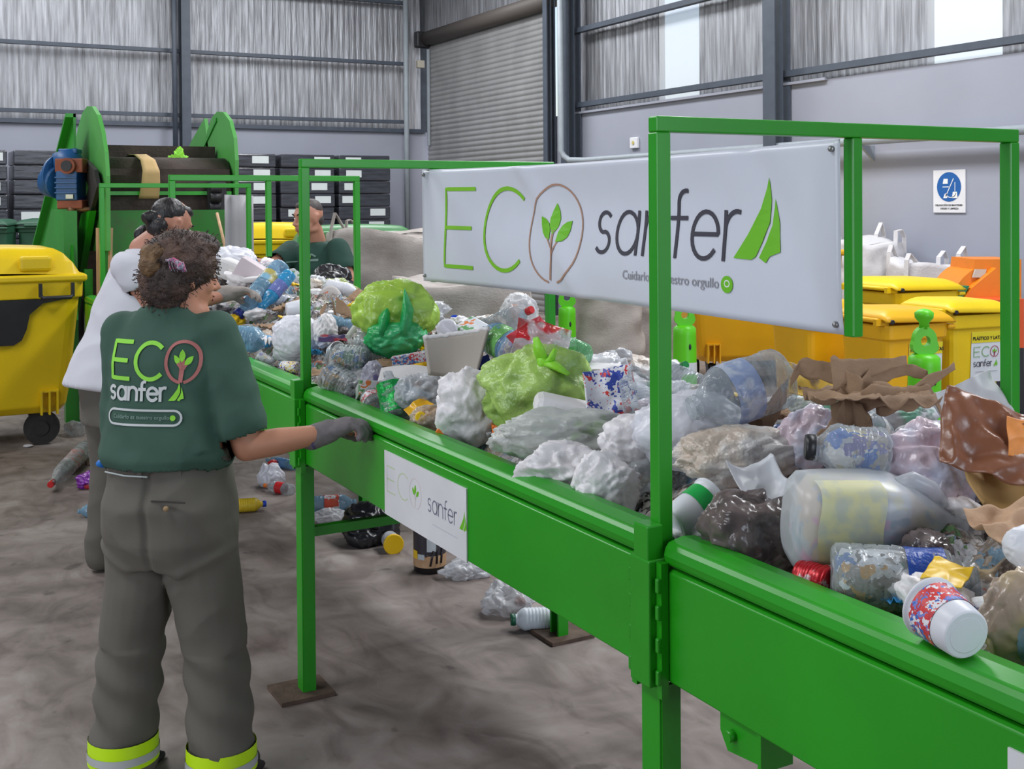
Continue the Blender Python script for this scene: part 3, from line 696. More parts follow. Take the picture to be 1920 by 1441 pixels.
GRN = M('green_container_plastic', (52, 118, 62), .45, var=.06); GRN2 = M('dark_green_bin', (40, 84, 62), .45, var=.08)
P = aD(664, 600, 13.4); container((P.x, P.y, 0), -.3, GRN, 'green four-wheeled waste container behind the man in the dark green shirt', sc=1.09)
P = aD(1405, 600, 10.9); container((P.x, P.y, 0), -.42, YEL2, 'dull yellow waste container half hidden below the banner', sc=1.08)
container((8.22, 9.4, 0), -1.571, YEL, 'yellow waste container at the far wall, only its corner showing past the banner hanger', sc=.92)
P = aD(500, 560, 14.6); cc = container((P.x, P.y, 0), -.40, YEL, 'yellow lettered waste container behind the grey plastic sheet', sc=1.1)
draw('lettering', [('t', ('ECO', -.36, .83, .20), .002, 'black'), ('t', ('ECO', .16, .83, .20), .002, 'black')], lambda u, v: V((u, -.535+max(0, 1-v)*.06, v)), INK, cc)
for o in cc.children:
    if o.name.startswith('lettering'):
        for v in o.data.vertices: v.co += world_loc(cc)
def wbin(P, yaw, mat, label, h=1.05, w=.56, dp=.70, sticker=False, group=None):
    """two-wheel bin, hinge side to local +Y, front to -Y"""
    t = thing('wheeled_bin', P, label, 'bin', group); t.rotation_euler.z = yaw
    b = MB()
    def ring(z, hx, y0, y1, r=.05):
        pts = []
        for (sx, yy, sg, a0) in ((1, y1, 1, 0), (-1, y1, 1, 90), (-1, y0, -1, 180), (1, y0, -1, 270)):
            for k in range(4):
                a = radians(a0+k*30); pts.append((sx*(hx-r)+r*cos(a), yy-sg*r+r*sin(a), z))
        return [b.bm.verts.new(p) for p in pts]
    hx = w/2; hy = dp/2
    R = [ring(.06, hx*.74, -hy*.62, hy*.72), ring(.12, hx*.80, -hy*.68, hy*.8), ring(h-.16, hx*.94, -hy*.92, hy*.9), ring(h-.15, hx, -hy, hy*.95), ring(h-.06, hx*1.01, -hy*1.02, hy*.96)]
    for a, c in zip(R, R[1:]):
        for k in range(16): b.bm.faces.new((a[k], a[(k+1) % 16], c[(k+1) % 16], c[k]))
    b.bm.faces.new(list(reversed(R[0]))); b.bm.faces.new(R[-1])
    b.box((0, -hy*1.04, h-.085), (w*1.06, .06, .03), bev=.01)
    bevel(b.build('tub', mat, t, world=False), .006)
    b = MB()
    def lid(a, c):
        x = (a-.5)*w*1.08; y = (c-.5)*dp*1.08-.01; e = max(abs(a-.5), abs(c-.5)*.96)*2
        return (x, y, h-.055+.075*(1-max(0, (e-.55)/.45)**2)+.02*c)
    b.grid(lid, 18, 18); b.box((0, -dp*.56, h-.055), (w*.5, .05, .02), bev=.006); solid(b.build('lid', mat, t, world=False), .012)
    b = MB(); b.tube([(-w*.42, hy*1.08, h-.03), (w*.42, hy*1.08, h-.03)], .016, 10)
    for sx in (-.42, .42): b.box((sx*w, hy*1.0, h-.04), (.03, .1, .04))
    b.build('handle_bar', mat, t, world=False)
    b = MB(); b.tube([(-hx*.99, hy*.86, h-.035), (-hx*1.12, hy*.86, h-.035)], .014, 10); b.tube([(hx*.99, hy*.86, h-.035), (hx*1.12, hy*.86, h-.035)], .014, 10); b.build('hinge_pin', BLACKP, t, world=False)
    for sx in (-1, 1):
        b = MB(); b.tube([(sx*hx*.80, hy*.72, .10), (sx*hx*.98, hy*.72, .10)], .10, 20); b.build('wheel', RUBBER, t, world=False)
    if sticker:      # pasted on the flank that faces the sorting belt
        zz = h-.16; X_ = lambda v: -hx*(.94-.14*max(0, (zz-v))/(h-.28))-.004; y0 = -hy*.80; y1 = y0+.27
        b = MB(); b.prism([(X_(.44), y1, .44), (X_(.44), y0, .44), (X_(.79), y0, .79), (X_(.79), y1, .79)], (-.002, 0, 0)); s = b.build('sticker', M('sticker_white', (214, 220, 226), .4), t, world=False)
        b = MB(); b.prism([(X_(.715)-.003, y1, .715), (X_(.715)-.003, y0, .715), (X_(.79)-.003, y0, .79), (X_(.79)-.003, y1, .79)], (-.001, 0, 0)); b.build('sticker_band', M('band_yellow', (220, 205, 40), .4), s, world=False)
        mp = lambda u, v: V((X_(v)-.006, y1-u, v))
        I = eco(.022, .62, .066, .006, .005); J, X = sanfer(.022, .552, .031, .005)
        d = draw('print', I+J+sail(X+.01, .552, .045)+[('t', ('PLÁSTICO Y LATAS', .008, .735, .0315), .001, 'black'), ('s', [(.04, .515), (.23, .515)], .004, 'pale'), ('f', [(.10, .46), (.13, .46), (.12, .49)], 0, 'blue'), ('s', [(.14, .468), (.18, .468)], .004, 'pale')], mp, RINK, s, .05)
        off = world_loc(s)
        for v in d.data.vertices: v.co += off
    return t
RINK = dict(INK); RINK['brown'] = M('sticker_wine', (160, 60, 80), .5); RINK['green'] = M('sticker_green', (120, 170, 110), .5)
def atg(px, D): P = aD(px, 700, D); return (P.x, P.y, 0)
SM = dict(h=.97, w=.48, dp=.52)
wbin(atg(1790, 8.05), 1.44, YEL, 'bright yellow two-wheeled bin with a logo sticker, nearest the tall far post', sticker=True, **SM)
wbin(atg(1672, 7.45), 1.47, YEL2, 'amber yellow two-wheeled bin just past the banner hanger, lid closed', sticker=True, **SM)
wbin(atg(1532, 8.1), 1.45, YEL2, 'amber yellow two-wheeled bin under the lower corner of the banner', **SM)
wbin(atg(1690, 8.8), 1.50, YEL, 'yellow two-wheeled bin standing in the row behind the stickered bins, lid highest', h=1.07, w=.56, dp=.64)
for (px, D, lb) in ((-10, 15.9, 'dark green two-wheeled bin beyond the yellow container, touching the frame edge'), (76, 16.3, 'dark green two-wheeled bin beyond the yellow container, beside the feed conveyor')):
    P = aD(px, 500, D); wbin((P.x, P.y, 0), -.4, GRN2, lb, h=1.5, w=.5, dp=.5)
# delineator posts
LIME = M('lime_plastic', (92, 200, 22), .4, var=.05); REFL = M('reflective_band', (205, 210, 215), .3)
def delin(px, py, D, label, rb=.085, face=0):
    P = aD(px, py, D); x, y = P.x, P.y
    t = thing('delineator_post', (x, y, 0), label, 'bollard')
    b = MB(); b.lathe([(0, .20), (.05, .20), (.07, .12), (.08, rb*1.15)], Matrix.Translation((x, y, 0)) @ Matrix.Rotation(-pi/2, 4, 'Y'), 24); b.build('base', RUBBER, t)
    b = MB(); R0 = Matrix.Translation((x, y, 0)) @ Matrix.Rotation(-pi/2, 4, 'Y')
    b.lathe([(.06, rb*1.05), (.5, rb*.98), (.86, rb*.92), (.90, rb*.90), (.915, rb*.72), (.92, rb*.6)], R0, 28); b.build('tube', LIME, t)
    for (z0, z1) in ((.62, .69), (.36, .43)):
        b = MB(); b.lathe([(z0, rb*.985), (z1, rb*.965)], R0, 28, False, False); b.build('reflective_band', REFL, t)
    # flat grip head with a finger hole
    m3 = Matrix((gx, gy, V((0, 0, 1)))).transposed(); b = MB()
    def T(u, w, v): return V((x, y, 0))+m3 @ V((u, w, v))
    n = 24; ou = []; inn = []
    for k in range(n):
        a = 2*pi*k/n
        inn.append((.024*cos(a), .985+.026*sin(a)))
        rr = .058; ou.append((rr*cos(a)*(1+.55*max(0, -sin(a))), .985+.072*sin(a)))
    for w in (-.022, .022):
        pass
    vo = [[b.bm.verts.new(T(u, w, v)) for u, v in ou] for w in (-.024, .024)]; vi = [[b.bm.verts.new(T(u, w, v)) for u, v in inn] for w in (-.024, .024)]
    for k in range(n):
        j = (k+1) % n
        for s_ in (0, 1): b.bm.faces.new((vo[s_][k], vo[s_][j], vi[s_][j], vi[s_][k]))
        b.bm.faces.new((vo[0][k], vo[0][j], vo[1][j], vo[1][k])); b.bm.faces.new((vi[0][k], vi[0][j], vi[1][j], vi[1][k]))
    b.lathe([(1.045, .026), (1.075, .024), (1.10, .045), (1.125, .047), (1.14, .03), (1.145, .01)], R0, 24)
    b.build('grip_head', LIME, t)
    b = MB(); mk = Matrix.Translation(T(rb*.45, -rb*.86, .80)); b.ball(T(rb*.3, -rb*.88, .79), (.008, .008, .02)); b.build('slot', BLACKP, t)
    return t
delin(1733, 700, 5.75, 'lime green delineator post with white bands close behind the torn brown paper', .085)
delin(1284, 700, 7.2, 'lime green delineator post beside the post in front of the dull yellow container', .078)
delin(1064, 700, 8.6, 'lime green delineator post farthest away, between the big sacks and the far frame post', .070)
# orange machines beside the bins
ORG = M('orange_paint', (228, 128, 14), .45, var=.06); ORG2 = M('red_orange_paint', (212, 84, 34), .45, var=.06); TEAL = M('teal_panel', (14, 128, 88), .5)
t = thing('can_crusher', V((*aD(1850, 600, 9.45).xy, 0)), 'orange slanted recycling kiosk with a green front panel beside the yellow bins', 'machine')
def OB(px, py, D): return aD(px, py, D)
b = MB(); b.prism([OB(x, y, 9.3) for x, y in [(1828, 486), (1915, 486), (1915, 640), (1880, 560), (1815, 566), (1786, 545), (1806, 520), (1820, 508), (1826, 505)]], gy*.5); b.build('casing', ORG, t)
b = MB(); b.prism([OB(x, y, 9.22) for x, y in [(1782, 537), (1818, 536), (1800, 565), (1779, 562), (1774, 548)]], gy*.08); b.build('front_panel', TEAL, t)
b = MB(); b.prism([OB(x, y, 9.2) for x, y in [(1822, 540), (1868, 502), (1876, 512), (1876, 555), (1820, 566), (1803, 566)]], gy*.1); b.build('side_cheek', ORG, t)
b = MB(); b.prism([OB(x, y, 9.27) for x, y in [(1829, 505), (1850, 505), (1846, 520), (1824, 520)]], gy*.02); b.build('mouth_plate', M('mouth_white', (190, 190, 185), .5), t)
b = MB(); lo = OB(1860, 760, 9.5); b.box((lo.x, lo.y+.2, .25), (.5, .5, .5), rz=-YAW); b.build('stand', BLACKP, t)
t = thing('orange_bin_unit', V((*aD(1880, 600, 8.3).xy, 0)), 'red-orange boxy bin unit on a black base next to the stickered yellow bin', 'bin')
b = MB(); b.prism([OB(x, y, 8.9) for x, y in [(1826, 572), (1850, 563), (1920, 560), (1920, 652), (1838, 652)]], gy*.5); b.build('casing', ORG2, t)
b = MB(); b.prism([OB(x, y, 8.9) for x, y in [(1838, 652), (1920, 652), (1920, 770), (1838, 770)]], gy*.28); b.build('base_unit', BLACKP, t)
b = MB(); b.prism([OB(x, y, 8.89) for x, y in [(1838, 686), (1866, 686), (1866, 712), (1838, 712)]], gy*.02); b.build('orange_flap', ORG, t)
b = MB(); b.prism([OB(x, y, 8.89) for x, y in [(1851, 607), (1869, 607), (1869, 636), (1851, 636)]], gy*.005); b.build('sticker', WHITE_P, t)
b = MB(); lo = OB(1880, 760, 9.1); b.box((lo.x, lo.y-.05, .16), (.40, .26, .32), rz=-YAW); b.build('plinth', BLACKP, t)
# ------------------------------------------------------------------ people
SKIN = M('skin_tan', (190, 132, 104), .55, var=.05, scale=12, sub=.05)
SKIN2 = M('skin_light', (184, 130, 108), .55, var=.05, scale=12, sub=.05)
HAIRB = M('hair_black', (24, 20, 22), .38, var=.3, scale=50, bump=.3, bscale=90, stretch=(1, 1, .3))
HAIRC = M('hair_dark_brown', (56, 42, 38), .6, rgb2=(92, 66, 52), scale=14, bump=.5, bscale=120, contrast=(.45, .7))
HAIRG = M('hair_short_grey', (84, 76, 74), .6, rgb2=(58, 50, 48), scale=30)
SHG = M('tshirt_bottle_green', (54, 84, 71), .85, var=.05, scale=4, bump=.08, bscale=220)
SHG2 = M('tshirt_dark_green', (32, 66, 56), .85, var=.06, scale=4)
SHW = M('tshirt_white', (206, 206, 214), .8, var=.02, scale=4)
PANT = M('work_trousers', (98, 94, 86), .85, var=.05, scale=3, bump=.1, bscale=260)
GLOVE = M('glove_grey', (122, 116, 118), .85, var=.10, scale=20, bump=.3, bscale=300)
GLOVE2 = M('glove_light_grey', (150, 142, 136), .85, var=.10, scale=20, bump=.2, bscale=200)
HIVIS = M('hivis_band', (196, 240, 10), .45); SILV = M('silver_band', (180, 184, 184), .3)
EYEW = M('eye_white', (225, 220, 215), .3); IRIS = M('eye_dark', (40, 26, 20), .2); BROW = M('brow_dark', (34, 26, 24), .8)
def fuse(mb, voxel, name, mats, parent, smooth=4, fn=None, wr=None):
    me = bpy.data.meshes.new(name); bmesh.ops.recalc_face_normals(mb.bm, faces=mb.bm.faces[:]); mb.bm.to_mesh(me); mb.bm.free()
    o = bpy.data.objects.new(name, me); COL.objects.link(o)
    r = o.modifiers.new('r', 'REMESH'); r.mode = 'VOXEL'; r.voxel_size = voxel; r.use_smooth_shade = True
    if smooth: s = o.modifiers.new('s', 'SMOOTH'); s.iterations = smooth; s.factor = .6
    dg = bpy.context.evaluated_depsgraph_get(); m2 = bpy.data.meshes.new_from_object(o.evaluated_get(dg))
    o.modifiers.clear(); o.data = m2; bpy.data.meshes.remove(me); m2.name = name
    bm = bmesh.new(); bm.from_mesh(m2); bm.normal_update()
    if wr:
        for v in bm.verts: v.co += v.normal*wr(v.co)
    if fn:
        kill = [f for f in bm.faces if fn(f.calc_center_median(), f.normal)]
        bmesh.ops.delete(bm, geom=kill, context='FACES')
    off = world_loc(parent) if parent is not None else V((0, 0, 0))
    bmesh.ops.translate(bm, verts=bm.verts[:], vec=-off); bm.to_mesh(m2); bm.free()
    for p in m2.polygons: p.use_smooth = True
    m2.materials.clear()
    for mm in (mats if isinstance(mats, (list, tuple)) else [mats]): m2.materials.append(mm)
    o.parent = parent; return o
def limb(mb, pts, rad, seg=16):
    mb.tube(pts, rad, seg)
    for p, r in zip(pts, rad): mb.ball(p, r, u=14, v=10)
def loft(mb, rings, seg=32, p=2.4):
    """rings: (centre, u, v, ru, rv)"""
    L = []
    for (c, u, v, ru, rv) in rings:
        ring = []
        for k in range(seg):
            a = 2*pi*k/seg; q = (abs(cos(a))**p+abs(sin(a))**p)**(-1/p)
            ring.append(mb.bm.verts.new(V(c)+u*(ru*cos(a)*q)+v*(rv*sin(a)*q)))
        L.append(ring)
    for a, c in zip(L, L[1:]):
        for k in range(seg): mb.bm.faces.new((a[k], a[(k+1) % seg], c[(k+1) % seg], c[k])).smooth = True
    mb.bm.faces.new(list(reversed(L[0]))); mb.bm.faces.new(L[-1])
def frame3(f, u):
    f = V(f).normalized(); u = V(u); u = (u-f*u.dot(f)).normalized(); r = f.cross(u)
    return r, f, u
def head(mb, C, f, u, s=1.0):
    r, f, u = frame3(f, u); C = V(C)
    R = Matrix((r, f, u)).transposed()
    def P(x, y, z): return C+R @ V((x*s, y*s, z*s))
    def B(x, y, z, a, b_, c): mb.ball(P(x, y, z), (a*s, b_*s, c*s), R, 20, 14)
    B(0, -.012, .022, .073, .092, .086); B(0, .020, -.045, .056, .064, .070); B(0, .060, -.098, .024, .020, .018)
    B(0, .070, .022, .050, .018, .016); B(.034, .055, -.03, .022, .022, .026); B(-.034, .055, -.03, .022, .022, .026)
    mb.tube([P(0, .080, .008), P(0, .095, -.015), P(0, .106, -.032), P(0, .092, -.042)], [.007*s, .009*s, .013*s, .010*s], 10)
    B(.012, .090, -.036, .008, .009, .007); B(-.012, .090, -.036, .008, .009, .007)
    B(0, .080, -.061, .022, .012, .006); B(0, .079, -.073, .019, .012, .007)
    for sx in (-1, 1): B(sx*.046, -.01, -.075, .014, .04, .018)
    for sx in (-1, 1):
        B(sx*.075, -.008, -.008, .008, .018, .030); B(sx*.078, -.014, .010, .009, .018, .012); B(sx*.076, -.002, -.034, .007, .008, .008)
    return P, R
def face_bits(P, R, par, s=1.0):
    for sx in (-1, 1):
        b = MB(); b.ball(P(sx*.030, .076, -.002), (.012*s, .008*s, .007*s), R, 12, 8); e = b.build('eye', EYEW, par)
        b = MB(); b.ball(P(sx*.030, .0825, -.002), (.0055*s, .003*s, .0055*s), R, 10, 8); b.build('iris', IRIS, e)
        b = MB(); b.tube([P(sx*.014, .086, .020), P(sx*.032, .087, .027), P(sx*.050, .072, .020)], [.003, .0045, .002], 8, flat=1); b.build('eyebrow', BROW, par)
    b = MB(); b.ball(P(0, .0905, -.061), (.019*s, .0035*s, .0032*s), R, 12, 6); b.ball(P(0, .089, -.072), (.016*s, .0035*s, .004*s), R, 12, 6); b.build('lips', M('lips', (150, 88, 80), .5), par)
def hand(mb, Wp, d, n, side=1, curl=.5, s=1.0, thick=1.0, spread=.12, thumb=.6):
    """palm along d, palm faces n; thumb on side*(d x n)"""
    d = V(d).normalized(); n = V(n); n = (n-d*n.dot(d)).normalized(); t = d.cross(n)*side
    R = Matrix((d, t, n)).transposed(); Wp = V(Wp)
    mb.ball(Wp+d*.048*s, (.054*s, .042*s, .019*s*thick), R, 18, 12); mb.ball(Wp+d*.070*s, (.030*s, .044*s, .016*s*thick), R, 18, 12)
    mb.ball(Wp+d*.01*s, (.03*s, .030*s, .020*s*thick), R)
    mb.ball(Wp+d*.035*s+t*.026*s+n*.008*s, (.034*s, .017*s, .018*s), R)
    for i, (L, off) in enumerate([(.070, .030), (.080, .011), (.074, -.009), (.058, -.028)]):
        p = Wp+d*(.088-.004*abs(i-1))*s+t*off*s; ang = 0; dd = d+t*(off*spread*18*.4); dd.normalize(); pts = [p-d*.012*s, p]; k0 = curl*(1+.12*i)
        for seg_ in (.44, .31, .25):
            ang += k0*(.75 if seg_ == .44 else 1.0)
            v = dd*cos(ang)+n*sin(ang); p = p+v*(L*seg_*s); pts.append(p)
        rr = .0088*s*thick; limb(mb, pts, [rr*1.05, rr*1.05, rr, rr*.92, rr*.8], 12)
    p = Wp+d*.022*s+t*.030*s+n*.006*s; v1 = (d*.55+t*.75+n*.25).normalized(); v2 = (d*.85+t*.25+n*thumb).normalized(); v3 = (d*.9-t*.05+n*thumb).normalized()
    limb(mb, [p, p+v1*.032*s, p+v1*.032*s+v2*.032*s, p+v1*.032*s+v2*.032*s+v3*.024*s], [.013*s*thick, .0115*s*thick, .0105*s*thick, .009*s*thick], 12)
def azv(a): return V((sin(a), cos(a), 0)), V((cos(a), -sin(a), 0))
def wrinkle(amp, f=(9, 9, 16), seed=0):
    o = V((seed*5.3, seed*2.1, 0))
    return lambda p: amp*(1-2.2*abs(noise.noise(V((p.x*f[0], p.y*f[1], p.z*f[2]))+o)))+amp*.5*noise.noise(V((p.x*f[0], p.y*f[1], p.z*f[2]))*2.3)
Z = V((0, 0, 1))
# ---- woman seen from behind
WB = V((.722, 3.365, 0)); wf, wr_ = azv(.70)
def WL(r, f, z): return WB+wr_*r+wf*f+Z*z
pw = thing('person', WB, 'person seen from behind in green logo t-shirt and grey trousers, glove on rail', 'person')
hC = aD(347, 514, 3.30); hf = azv(1.42)[0]+Z*-.10
neck = aD(358, 592, 3.30); wrist = aZ(606, 812, 1.085); wrist = aD(606, 812, 3.36); elb = aD(462, 838, 3.26)
shR = WL(.142, .0, 1.318); shL = WL(-.142, 0, 1.318); elL = aD(224, 825, 3.30); wrL = WL(-.19, .17, .90)
mb = MB(); P, R = head(mb, hC, hf, Z+hf*.06, .97)
limb(mb, [hC-Z*.05-hf*.02, neck, WL(0.01, -.005, 1.36)], [.054, .056, .062])
loft(mb, [(WL(0, 0, .80), wr_, wf, .155, .11), (WL(0, 0, .90), wr_, wf, .165, .12), (WL(0, .01, 1.04), wr_, wf, .135, .10), (WL(0, .01, 1.2), wr_, wf, .155, .11), (WL(0, 0, 1.30), wr_, wf, .135, .080), (WL(0, 0, 1.36), wr_, wf, .07, .055)])
limb(mb, [shR, shR.lerp(elb, .5), elb], [.046, .044, .040]); limb(mb, [elb, elb.lerp(wrist, .4), wrist], [.040, .040, .026])
limb(mb, [shL, shL.lerp(elL, .5), elL], [.044, .040, .036]); limb(mb, [elL, elL.lerp(wrL, .4), wrL], [.038, .036, .026])
hd = (aD(690, 782, 3.38)-wrist).normalized()
hand(mb, wrL, (wrL-elL)+wf*.1, -wf, 1, .5, .95)
hand(mb, wrist, hd, -Z*.9+gx*.2, 1, .55, .88)
for s_ in (-1, 1):
    limb(mb, [WL(s_*.085, 0, .82), WL(s_*.125, .01, .47), WL(s_*.155, -.01, .09)], [.088, .058, .042])
    limb(mb, [WL(s_*.155, -.02, .05), WL(s_*.165, .14, .035)], [.045, .035])
body = fuse(mb, .0065, 'body', SKIN, pw, 3)
face_bits(P, R, pw, .97)
# t-shirt with sleeves, open cuffs and hem
mb = MB()
seL = elL.lerp(shL, .16); seR = elb.lerp(shR, .20)
loft(mb, [(WL(0, .0, .935), wr_, wf, .178, .145), (WL(.0, -.005, .98), wr_, wf, .190, .158), (WL(.0, .0, 1.04), wr_, wf, .182, .146), (WL(0, .005, 1.14), wr_, wf, .172, .130), (WL(0, .0, 1.24), wr_, wf, .170, .120), (WL(0, 0, 1.31), wr_, wf, .158, .100), (WL(.0, 0, 1.355), wr_, wf, .120, .082), (WL(.005, -.004, 1.385), wr_, wf, .082, .070), (WL(.01, -.006, 1.410), wr_, wf, .066, .064)])
limb(mb, [shR-wr_*.04-Z*.0, shR, shR.lerp(elb, .45), seR], [.062, .066, .072, .078])
limb(mb, [shL+wr_*.04-Z*.0, shL, shL.lerp(elL, .45), seL], [.062, .063, .056, .054])
dR = (seR-shR).normalized(); dL = (seL-shL).normalized()
def cutw(c, n):
    if n.z < -.35 and c.z < .955: return True
    if (c-seR).dot(dR) > .03 and n.dot(dR) > .3 and (c-seR).length < .11: return True
    if (c-seL).dot(dL) > .03 and n.dot(dL) > .3 and (c-seL).length < .11: return True
    if c.z > 1.395 and n.z > .3: return True
    return False
def shw(p):
    w = wrinkle(.0055, (7, 7, 9), 1)(p)
    side = (p-WB).dot(wr_)
    w += .006*sin(p.z*42+side*20)*max(0, min(1, (1.10-p.z)*6)) if p.z < 1.1 else 0
    w += .006*math.exp(-((side-.115+(p.z-1.15)*.25)/.014)**2)*(1 if p.z > 1.0 else 0)
    return w
shirt = solid(fuse(mb, .007, 'tshirt', SHG, pw, 6, cutw, shw), .003, -1)
b = MB(); b.tube([WL(.010, -.006, 1.398)+wr_*(.066*cos(a))+wf*(.063*sin(a))+Z*(.010*sin(a)) for a in [2*pi*k/24 for k in range(25)]], .0075, 8); b.build('collar', SHG, pw)
# print on the back: projected on to the cloth
dg = bpy.context.evaluated_depsgraph_get()
tmp = bmesh.new(); tmp.from_mesh(shirt.data); bmesh.ops.translate(tmp, verts=tmp.verts[:], vec=world_loc(shirt)); bvh = BVHTree.FromBMesh(tmp); tmp.free()
pcn = WL(-.008, -.5, 1.205)
def cloth(u, v, off=.0035):
    o = pcn+wr_*u+Z*v; h = bvh.ray_cast(o, wf)
    if h[0] is None: return pcn+wr_*u+Z*v+wf*.38
    return h[0]-wf*off
SINK = dict(INK); SINK['green'] = M('print_lime', (142, 216, 70), .7); SINK['leaf'] = M('print_leaf', (140, 214, 60), .7); SINK['brown'] = M('print_pink', (172, 104, 100), .7); SINK['grey'] = M('print_white', (196, 200, 200), .7); SINK['pale'] = M('print_faint', (112, 136, 126), .7)
I = eco(-.115, .0, .10, .0115, .0085); 
for it in I: pass
I = [(k, ([(x_*.80-.022, y_) for x_, y_ in d] if k != 't' else d), w, c) for k, d, w, c in I]
J, X = sanfer(-.118, -.058, .035, .0085, 'grey'); K = sail(X+.004, -.058, .050)
pill = arc(.088, -.105, .02, .02, 90, -90, 8)+arc(-.098, -.105, .02, .02, 270, 90, 8)+[(.088, -.085)]
draw('back_print', I+J+K+[('s', pill, .006, 'grey'), ('t', ('Cuidarlo es nuestro orgullo', -.098, -.109, .0155), .0002, 'pale'), ('f', arc(.085, -.105, .008, .008, 0, 360, 10)[:-1], 0, 'leaf')], cloth, SINK, shirt, .006)
I = None
# trousers
mb = MB()
loft(mb, [(WL(0, 0, .66), wr_, wf, .165, .12), (WL(0, 0, .74), wr_, wf, .188, .15), (WL(0, -.005, .84), wr_, wf, .186, .155), (WL(0, 0, .92), wr_, wf, .172, .140), (WL(0, 0, .985), wr_, wf, .160, .128)])
for s_ in (-1, 1):
    limb(mb, [WL(s_*.090, 0, .78), WL(s_*.098, 0, .62), WL(s_*.125, .005, .46), WL(s_*.142, -.002, .28), WL(s_*.152, -.01, .15), WL(s_*.153, -.01, .085)], [.105, .102, .092, .090, .090, .092], 20)
def pwr(p):
    w = wrinkle(.006, (6, 6, 7), 4)(p)
    q = p-WB; side = q.dot(wr_); back = -q.dot(wf)
    if back > .05 and p.z > .6: w -= .012*math.exp(-((side+.0)/.010)**2)*min(1, (p.z-.6)*8)
    if p.z < .42: w += .005*sin(p.z*55+side*30)
    w += .008*math.exp(-((p.z-.62-.5*abs(side))/.018)**2)*(1 if back > 0 else 0)
    return w
pants = fuse(mb, .007, 'trousers', PANT, pw, 5, lambda c, n: c.z < .062 and n.z < -.3, pwr)
for s_ in (-1, 1):
    c = WL(s_*.153, -.01, .118)
    b = MB(); b.lathe([(-.035, .1005), (.035, .0985)], Matrix.Translation(c) @ Matrix.Rotation(-pi/2, 4, 'Y'), 30, False, False); bd = b.build('hivis_band', HIVIS, pants)
    b = MB(); b.lathe([(-.012, .1018), (.010, .1012)], Matrix.Translation(c-Z*.01) @ Matrix.Rotation(-pi/2, 4, 'Y'), 30, False, False); b.build('reflective_strip', SILV, bd)
for (u, z) in ((-.12, .955), (-.02, .955), (.09, .955)):
    p = WL(u, -.30, z); h = None
    b = MB(); b.box(WL(u, -.142+abs(u)*.25, z), (.014, .010, .05), rz=-.7); b.build('belt_loop', PANT, pants)
b = MB(); b.box(WL(.075, -.158, .875), (.10, .004, .004), rz=-.7); b.build('back_pocket', M('seam_dark', (58, 54, 50), .9), pants)
b = MB(); b.ball(WL(.072, -.164, .858), .008); b.build('button', M('button_tan', (150, 124, 90), .6), pants)
for s_ in (-1, 1):
    b = MB(); b.ball(WL(s_*.158, -.02, .045), (.052, .05, .045)); b.ball(WL(s_*.166, .10, .04), (.045, .08, .038), Matrix.Rotation(-.7, 3, 'Z')); b.box(WL(s_*.162, .04, .012), (.095, .27, .022), rz=-.7, bev=.008)
    fuse(b, .006, 'work_boot', M('boot_black', (34, 32, 32), .6), pw, 3)
# glove on the rail
mb = MB(); hand(mb, wrist, hd, -Z*.95+gx*.15, 1, .62, 1.02, 1.35, thumb=.9); limb(mb, [wrist-hd*.035, wrist+hd*.02], [.036, .034])
fuse(mb, .004, 'work_glove', GLOVE, pw, 3, wr=wrinkle(.0015, (40, 40, 40), 2))
b = MB(); b.lathe([(-.004, .037), (.004, .037)], Matrix.Translation(wrist-hd*.036) @ hd.to_track_quat('X', 'Z').to_matrix().to_4x4(), 20, False, False); b.build('glove_cuff', M('cuff_violet', (86, 78, 120), .8), pw)
# hair
mb = MB()
def HP(x, y, z): return P(x, y, z)
for (x, y, z, a, b_, c) in [(0, -.018, .035, .098, .104, .095), (0, -.055, -.02, .090, .078, .085), (0, .035, .085, .075, .055, .042), (0, -.05, -.075, .066, .052, .045), (.06, .01, .03, .035, .05, .05), (-.06, .01, .03, .035, .05, .05)]: mb.ball(HP(x, y, z), (a, b_, c), R)
hair = fuse(mb, .006, 'hair', HAIRC, pw, 2, wr=lambda p: .007*noise.noise(p*38)+.004*noise.noise(p*95))
rs = random.Random(3); hv = [v.co.copy()+world_loc(pw) for v in hair.data.vertices]; hn = [v.normal.copy() for v in hair.data.vertices]
mb = MB()
for k in range(420):
    i = rs.randrange(len(hv)); p = hv[i]; n = hn[i]; t1 = V((rs.uniform(-1, 1), rs.uniform(-1, 1), rs.uniform(-1, 1))).normalized(); q = [p]
    for s_ in range(5): p = p+(n*.55+t1*.8*sin(s_*1.5)+Z*-.25*s_*.2)*.0055; q.append(p)
    mb.tube(q, [.0011]*len(q), 4, cap=False)
mb.build('frizz_curls', HAIRC, hair, recalc=False)
mb = MB(); bc = aD(288, 488, 3.22)
for k in range(5): mb.ball(bc+V((.012*cos(k*1.4), .01*sin(k*2.2), .018*cos(k*1.9))), .032)
fuse(mb, .005, 'hair_bun', M('hair_bun_brown', (84, 62, 44), .6, rgb2=(124, 94, 58), scale=26, bump=.5, bscale=120), pw, 1, wr=lambda p: .006*noise.noise(p*60)+.003*noise.noise(p*150))
mb = MB(); sc_ = aD(303, 474, 3.235); mb.tube([sc_+(gx*cos(a)*.030+Z*sin(a)*.024+gx*sin(a)*.01) for a in [2*pi*k/18 for k in range(19)]], [.010+.003*(k % 2) for k in range(19)], 8); mb.crumple(.003, 90)
mb.build('scrunchie', MIXM('scrunchie_print', [(70, 60, 90), (150, 90, 140), (190, 130, 60), (50, 44, 60)], 60), pw)
mb = MB(); cl = aD(330, 496, 3.175)
mb.tube([cl-gx*.028+Z*.012, cl-gx*.008+Z*.014, cl+gx*.016-Z*.002, cl+gx*.024-Z*.020], [.004, .007, .009, .006], 10)
